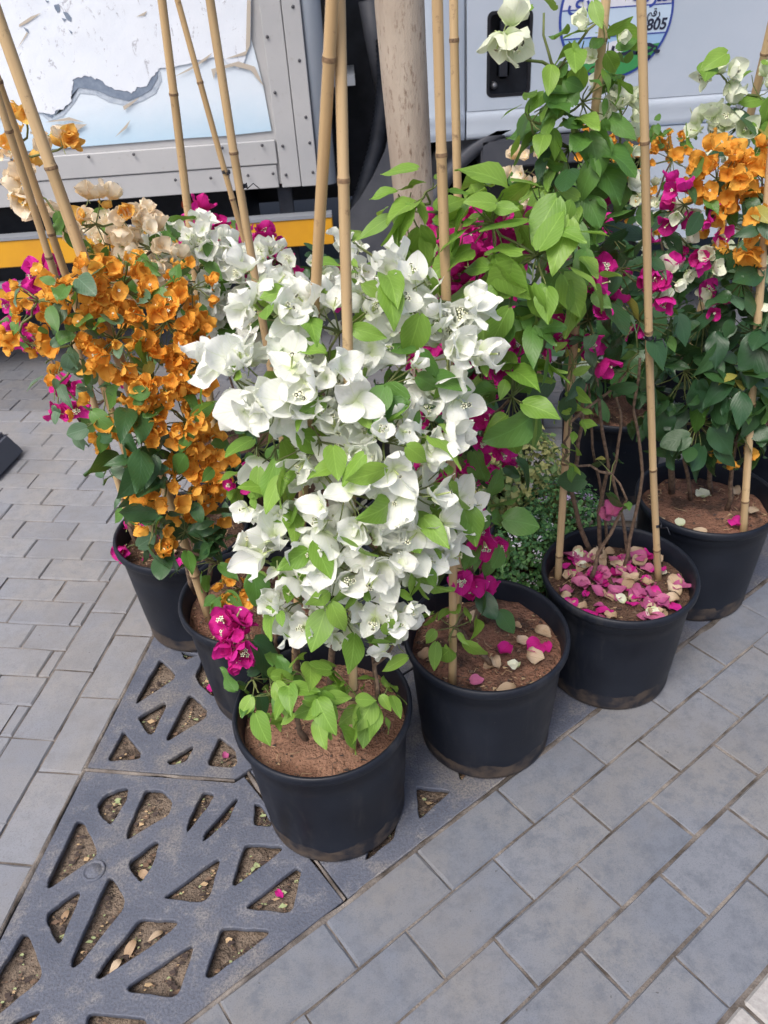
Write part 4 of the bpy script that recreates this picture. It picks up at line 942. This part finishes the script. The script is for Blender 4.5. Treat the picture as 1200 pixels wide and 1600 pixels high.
flat('printed_patch', [(63, 175), (84, 182), (104, 168), (110, 150), (112, 128), (118, 118), (150, 120), (185, 138), (205, 140), (225, 131), (238, 118), (246, 110), (246, 122), (236, 140), (218, 151), (200, 158), (172, 151), (150, 141), (122, 137), (114, 152), (100, 171), (80, 184)], .003, DARKP)
up = [(-900, 180), (-900, -600), (396, -600), (392, 40)]
jag = [(384, 86), (374, 108), (356, 100), (348, 88), (330, 92), (300, 96), (270, 104), (250, 108), (246, 112), (238, 120), (228, 133), (216, 138), (204, 144), (190, 140), (176, 137), (160, 128), (148, 122), (132, 119), (116, 122), (112, 134), (113, 148), (108, 160), (102, 168), (92, 172), (80, 178), (66, 175), (50, 178), (20, 182), (0, 184), (-60, 180)]
R2 = random.Random(5); jj = []
for k in range(len(jag)-1):
    a, b = jag[k], jag[k+1]
    for t in (0, .33, .66): jj.append((a[0]*(1-t)+b[0]*t+R2.uniform(-2, 2), a[1]*(1-t)+b[1]*t+R2.uniform(-2.5, 2.5)))
flat('torn_sheet', up+jj, .0015, SHEET)
for pts in ([(84, 8), (92, 6), (94, 16), (90, 20), (86, 14)], [(98, 18), (106, 20), (112, 28), (111, 34), (104, 30)], [(96, 28), (104, 30), (100, 34)], [(70, 0), (77, 2), (74, 5)], [(36, 42), (44, 46), (46, 53), (40, 48)], [(107, 46), (113, 50), (112, 54)]):
    flat('torn_hole', pts, .0, DARKP)
for pts in ([(30, 38), (48, 26), (64, 20), (58, 25), (42, 36), (30, 42)], [(27, 76), (42, 50), (44, 52), (30, 72)], [(70, 191), (108, 183), (132, 191), (108, 188)], [(85, 194), (136, 194), (118, 206), (104, 203)], [(192, 166), (218, 152), (205, 164), (194, 172)], [(272, 120), (300, 104), (332, 82), (322, 94), (296, 110)], [(352, 92), (384, 80), (386, 0), (392, 0), (391, 70), (384, 86)], [(330, 108), (372, 96), (398, 104), (412, 134), (404, 126), (392, 110), (366, 103), (338, 110), (334, 124)], [(213, 26), (230, 17), (226, 24)], [(180, 214), (204, 187), (198, 200)]):
    flat('tape_strip', pts, -.001, TANP)
# side guard rails
def bar(name, p0, p1, dy0, dy1, mat, cap=None):
    a, b = tp(*p0), tp(*p1); q = MB().box((a.x, dy0, b.z), (b.x, dy1, a.z)); return bevel(q.build(name, mat, truck), .003, 1)
za, zb = tp(300, 353).z, tp(300, 395).z; xe = tp(520, 350).x
bevel(MB().box((-4.2, -.02, zb), (xe, .03, za)).build('side_rail', YEL, truck), .003, 1)
MB().box((-4.2, -.024, za+.001), (xe, .034, za+.012)).build('rail_cap', GREYP, truck)
za2, zb2 = tp(20, 447).z, tp(20, 478).z
bevel(MB().box((-4.2, -.02, zb2), (tp(330, 440).x, .03, za2)).build('side_rail', YEL, truck), .003, 1)
MB().box((-4.2, -.024, za2+.001), (tp(330, 440).x, .034, za2+.010)).build('rail_cap', GREYP, truck)
for x in (-3.4, -2.2, -1.15, -.30): MB().box((x, .032, zb2-.02), (x+.05, .07, ZB-.001)).build('rail_bracket', BLK, truck)
# chassis, tanks, wheels
MB().box((-4.8, .75, .42), (3.0, .85, ZB+.03)).build('chassis_beam', BLK, truck)
MB().box((-4.8, 1.35, .42), (3.0, 1.45, ZB+.03)).build('chassis_beam', BLK, truck)
bevel(MB().box((-1.7, .25, .22), (-.45, .70, ZB-.02)).build('fuel_tank', BLK, truck), .04, 3)
bevel(MB().box((-2.8, .2, .28), (-1.8, .72, ZB-.02)).build('tool_box', BLK, truck), .01, 2)
MB().box((-4.9, .3, ZB-.05), (BX+.02, 1.95, ZB+.009)).build('box_floor', BLK, truck)
p = tp(288, 327, .03); o = mk('marker_lamp', *lathe([(0, .02), (.012, .018), (.021, .008), (.022, 0)], 20)[:2], Mat('orange_lens', .3, (.60, .10, .03)).m, truck); o.location = (p.x, .10, p.z); o.rotation_euler = (pi/2, 0, 0)
MB().box((p.x-.015, .10, p.z+.02), (p.x+.02, .13, ZB-.001)).build('lamp_bracket', BLK, truck)
tw_ = lathe([(.19, -.11), (.30, -.115), (.345, -.10), (.362, -.07), (.366, 0), (.362, .07), (.345, .10), (.30, .115), (.19, .11)], 48)[:2]
rw = lathe([(0, -.03), (.07, -.035), (.09, -.02), (.15, -.045), (.175, -.09), (.192, -.11)], 40)[:2]
for (x, y) in ((.72, .22), (.72, 1.80), (-3.3, .22), (-3.3, 1.80)):
    o = mk('wheel', *tw_, TIRE, truck); o.location = (x, y, .366); o.rotation_euler = (pi/2, 0, 0)
    r_ = mk('rim', *rw, RIM, o); r_.rotation_euler = (pi, 0, 0) if y < 1 else (0, 0, 0)
# mudguard: curved black sheet behind the front wheel
wc = Vector((.72, 0, .366)); v, f = [], []; na = 26
for k in range(na+1):
    a = radians(200-k*190/na)
    for (rr, yy) in ((.47, .02), (.49, .0), (.52, .0), (.52, .50), (.47, .50)): v.append((wc.x+rr*cos(a)*1.02, yy, wc.z+rr*sin(a)*.9))
for k in range(na):
    for j in range(5): f.append([k*5+j, k*5+(j+1) % 5, (k+1)*5+(j+1) % 5, (k+1)*5+j])
o = mk('mudguard', v, f, DGR, truck); bevel(o, .004, 1)
# back wall of the wheel arch and engine bay
MB().box((.02, .52, .45), (1.5, .56, .80)).build('arch_liner', BLK, truck)
MB().box((BX+.06, .35, .50), (.28, .9, 1.5)).build('air_intake_box', BLK, truck)
hp = [tp(601, 60, .16), tp(603, 120, .15), tp(598, 175, .14), tp(588, 235, .13), (tp(568, 300, .12)), tp(545, 350, .12)]
q = MB(); pts, rad = [], []
for k in range(80):
    t = k/79*(len(hp)-1.001); i = int(t); pts.append(hp[i].lerp(hp[i+1], t-i)); rad.append(.028+.005*(k % 2))
sg = [(618, 160), (612, 200), (603, 240), (583, 283), (562, 318), (540, 345), (530, 372), (530, 480), (650, 480), (650, 160)]
P = [tp(*p_) for p_ in sg]; npg = len(P); cen = sum(P, Vector())/npg
vv_ = [(p_.x, .06+.05*k_/6, p_.z) for k_ in range(2) for p_ in P]
ff_ = [[k_, (k_+1) % npg, npg+(k_+1) % npg, npg+k_] for k_ in range(npg)]+[list(range(npg))[::-1], [npg+k_ for k_ in range(npg)]]
bevel(mk('splash_guard', vv_, ff_, DGR, truck, False), .003, 2)
q.tube(pts, rad, 14); q.build('ribbed_hose', BLK, truck, True)
q = MB().tube([tp(575, 0, .2), tp(585, 60, .2), tp(600, 150, .2)], [.035, .035, .03], 12); q.build('snorkel', DGR, truck, True)
# cab body
SZ = tp(780, 216).z; XS = tp(728, 100).x; cr1 = tp(780, 182).z
def cab_panel(name, x0, x1, z0, y_extra=0):
    prof = [(z0, .012), (z0+.01, 0.0), (cr1-.035, 0.0), (cr1-.012, -.002), (cr1, -.006), (cr1+.018, -.003), (cr1+.05, .001), (cr1+.25, .004), (1.45, .010), (1.62, .03)]
    v, f = [], []
    nseg = 2
    for (z, y) in prof:
        for x in (x0, x0+.003, x1-.003, x1): v.append((x, y+(.006 if x in (x0, x1) else 0)+y_extra, z))
    for (z, y) in prof:
        for x in (x0, x0+.003, x1-.003, x1): v.append((x, y+.05, z))
    n = len(prof)*4
    for k in range(len(prof)-1):
        for j in range(3): f.append([k*4+j, k*4+j+1, (k+1)*4+j+1, (k+1)*4+j]); f.append([n+k*4+j, n+(k+1)*4+j, n+(k+1)*4+j+1, n+k*4+j+1])
        f.append([k*4, (k+1)*4, n+(k+1)*4, n+k*4]); f.append([k*4+3, n+k*4+3, n+(k+1)*4+3, (k+1)*4+3])
    f.append([0, 1, 2, 3, n+3, n+2, n+1, n]) ; f.append([n-4+j for j in (0, 1, 2, 3)][::-1]+[2*n-4+j for j in (0, 1, 2, 3)])
    return mk(name, v, f, CAB, truck, True)
CABL = tp(686, 100).x-.10
cab_panel('cab_side', CABL, XS-.003, SZ)
XR = 2.35
door = None
# door with a cut recess for the handle: four panels round the recess are one mesh
hx0, hx1 = tp(762, 80).x, tp(829, 80).x; hz1, hz0 = tp(795, 17).z, tp(795, 149).z
def rrect(x0, z0, x1, z1, r, n=6):
    out = []
    for (cx0, cz0, a0) in ((x1-r, z1-r, 0), (x0+r, z1-r, 90), (x0+r, z0+r, 180), (x1-r, z0+r, 270)):
        for k in range(n+1): a = radians(a0+90*k/n); out.append((cx0+r*cos(a), cz0+r*sin(a)))
    return out
DR = XS+1.25
dd = poly('door', [(XS+.003, cr1+.022), (DR, cr1+.022), (DR, 1.62), (XS+.003, 1.62)], [rrect(hx0, hz0, hx1, hz1, .018)], .02, CAB, truck, .001)
dd.data.transform(Matrix.Rotation(pi/2, 4, 'X')); dd.location = (0, .008, 0)
cab_low = MB(); 
pr_ = [(SZ, .012), (SZ+.01, .0), (cr1-.045, .0), (cr1-.015, -.003), (cr1-.002, -.006), (cr1+.012, -.004), (cr1+.0215, .0)]
v, f = [], []
for (z, y) in pr_:
    for x in (XS+.003, XR): v.append((x, y, z))
for (z, y) in pr_:
    for x in (XS+.003, XR): v.append((x, .05, z))
n = len(pr_)*2
for k in range(len(pr_)-1): f.append([2*k, 2*k+1, 2*k+3, 2*k+2])
f.append([0, n, n+1, 1]); f.append([0, 2, 4, 6, 8, 10, 12, n+12, n])
mk('door_crease', v, f, CAB, truck, True)
MB().box((DR+.005, -.002, cr1+.022), (XR, .05, 1.62)).build('front_wing', CAB, truck)
MB().box((XS+.06, .051, SZ+.01), (XR, .30, 1.60)).build('cab_core', BLK, truck)
MB().box((CABL, .3, SZ+.01), (XR, 1.9, 2.4)).build('cab_body', CAB, truck)
# lower front bodywork to the right of the wheel arch
MB().box((tp(1010, 250).x, -.004, .36), (XR, .06, SZ-.002)).build('lower_skirt', CAB, truck)
bevel(MB().box((tp(752, 230).x, .0, SZ-.10), (tp(1005, 240).x, .25, SZ-.004)).build('step_trim', DGR, truck), .006, 2)
# recess: tray, frame and bar
tr_ = MB(); rp = rrect(hx0, hz0, hx1, hz1, .018); n = len(rp); v = [(x, .0, z) for x, z in rp]+[(x, .045, z) for x, z in rp]; f = [[k, (k+1) % n, n+(k+1) % n, n+k] for k in range(n)]+[[n+k for k in range(n)]]
mk('handle_recess', v, f, BLK, truck, False)
ro, ri = rrect(hx0-.003, hz0-.003, hx1+.003, hz1+.003, .020), rrect(hx0+.007, hz0+.007, hx1-.007, hz1-.007, .013)
v = [(x, -.0045, z) for x, z in ro]+[(x, -.0045, z) for x, z in ri]+[(x, .0, z) for x, z in ri]+[(x, -.0015, z) for x, z in ro]; f = []
for k in range(n): k2 = (k+1) % n; f += [[k, k2, n+k2, n+k], [n+k, n+k2, 2*n+k2, 2*n+k], [k, 3*n+k, 3*n+k2, k2]]
mk('recess_frame', v, f, Mat('trim_black', .35, (.012, .014, .02)).m, truck, False)
bevel(MB().box((hx0+.035, .004, hz0+.05), (hx0+.075, .02, hz1-.02)).build('door_handle', Mat('handle_plastic', .3, (.02, .024, .034)).m, truck), .008, 3)
o = mk('lock', *lathe([(0, .004), (.007, .004), (.009, .002), (.0095, 0)], 20)[:2], RIM, truck); o.location = (hx0+.028, .040, hz0+.028); o.rotation_euler = (pi/2, 0, 0); o.scale = (1.3, 1.3, 3)
bevel(MB().box((XS+.12, -.004, 1.66), (DR-.06, .012, 2.2)).build('door_window', GLS, truck), .004, 2)
# round emblem: print on the door
EC = tp(962, 22); er = (tp(1051, 20).x-tp(873, 26).x)/2
m_blue = Mat('emblem_blue', .45, (.035, .07, .36)).m; m_wh = Mat('emblem_white', .45, (.78, .80, .86)).m; m_lb = Mat('emblem_light_blue', .45, (.36, .56, .80)).m; m_gr = Mat('emblem_green', .45, (.05, .30, .09)).m; m_dk = Mat('emblem_navy', .45, (.015, .02, .05)).m
emb = empty('emblem', (0, 0, 0), None, None); del_ = [emb.pop(k) for k in list(emb.keys()) if k in ('label', 'category')]
emb.parent = truck; emb.location = (EC.x, -.0065, EC.z)
def disc(name, pts, dy, mat): return mk(name, [(x, dy, z) for x, z in pts], [list(range(len(pts)))], mat, emb, False)
def arc(r, a0, a1, n=48): return [(r*cos(radians(a0+(a1-a0)*k/n)), r*sin(radians(a0+(a1-a0)*k/n))) for k in range(n+1)]
disc('emblem_rim', arc(er, 0, 357, 72), 0, m_blue)
disc('emblem_field', arc(er*.955, 0, 357, 72), -.0008, m_wh)
def seg(r, z0, z1):
    a0, a1 = math.degrees(math.asin(z0/r)), math.degrees(math.asin(z1/r))
    return arc(r, a0, a1, 16)+[(-x, z) for x, z in arc(r, a1, a0, 16)]
disc('emblem_sky', seg(er*.955, -.62*er, -.07*er), -.0016, m_lb)
disc('emblem_band', seg(er*.955, -.32*er, .10*er), -.0022, Mat('emblem_pale', .45, (.58, .72, .86)).m)
disc('emblem_line', seg(er*.955, .095*er, .115*er), -.0030, m_blue); disc('emblem_line', seg(er*.955, -.335*er, -.315*er), -.0030, m_blue)
g = arc(er*.955, -150, -30, 30); disc('emblem_hill', g+[(er*.55, -.50*er), (er*.2, -.56*er), (-er*.1, -.68*er), (-er*.5, -.60*er)], -.0026, m_gr)
disc('emblem_cloud', [(er*.1+er*.28*cos(a*.4), -.52*er+er*.13*sin(a*.4)) for a in range(15)], -.0024, m_wh)
def text(name, s, size, x, z, mat, dy=-.0034, bold=.0, shear=0.0, par=emb):
    cu = bpy.data.curves.new(name, 'FONT'); cu.body = s; cu.size = size; cu.align_x = 'CENTER'; cu.align_y = 'CENTER'; cu.offset = bold; cu.shear = shear; cu.extrude = .0002
    t = bpy.data.objects.new(name, cu); me = bpy.data.meshes.new_from_object(t); bpy.data.objects.remove(t)
    me.materials.clear(); me.materials.append(mat); me.transform(Matrix.Rotation(pi/2, 4, 'X')); o = bpy.data.objects.new(name, me); link(o, par); o.location = (x, dy, z); return o
def ar(*codes): return ''.join(chr(c_) for c_ in codes[::-1])
k_ = er/.0  if False else er
text('lettering', ar(0xFEB7, 0xFEAE, 0xFEDB, 0xFE94), er*.36, er*.62, er*.24+.02*er, m_blue, bold=.0012)
text('lettering', ar(0xFEF3, 0xFEAE, 0xFBFC), er*.36, -er*.60, er*.22, m_blue, bold=.0012)
text('lettering', ar(0xFEAD, 0xFED7, 0xFEE2), er*.17, er*.66, er*.0-.02*er, m_dk, bold=.0006)
text('lettering', '-805', er*.24, er*.68, -er*.20, m_dk, bold=.0012, shear=.15)
text('lettering', ar(0xFE8F)+' '+ar(0xFEA0, 0xFEE0, 0xFE90), er*.42, er*.12, -er*.50, m_dk, bold=.002)
ph_ = tp(1143, 172)
text('badge_letter', 'H', .095, ph_.x, ph_.z, Mat('badge_grey', .4, (.22, .24, .27)).m, dy=-.004, bold=.003, par=truck)

# dark block at the left edge
bp = atz(-35, 745, 0)
blk = MB().box((-.12, -.10, 0), (.12, .10, .10)).build('rubber_block', Mat('dark_rubber', .7, (.07, .08, .105)).m, None)
bevel(blk, .015, 2); blk.location = (bp.x-.02, bp.y+.06, 0); blk.rotation_euler = (0, 0, TL)
for p_ in blk.data.vertices:
    if p_.co.z > .05: p_.co.x *= .82; p_.co.y *= .75
tag(blk, 'dark grey wedge-shaped block at the left edge of the paving', 'block')
print('objects', len(bpy.data.objects))
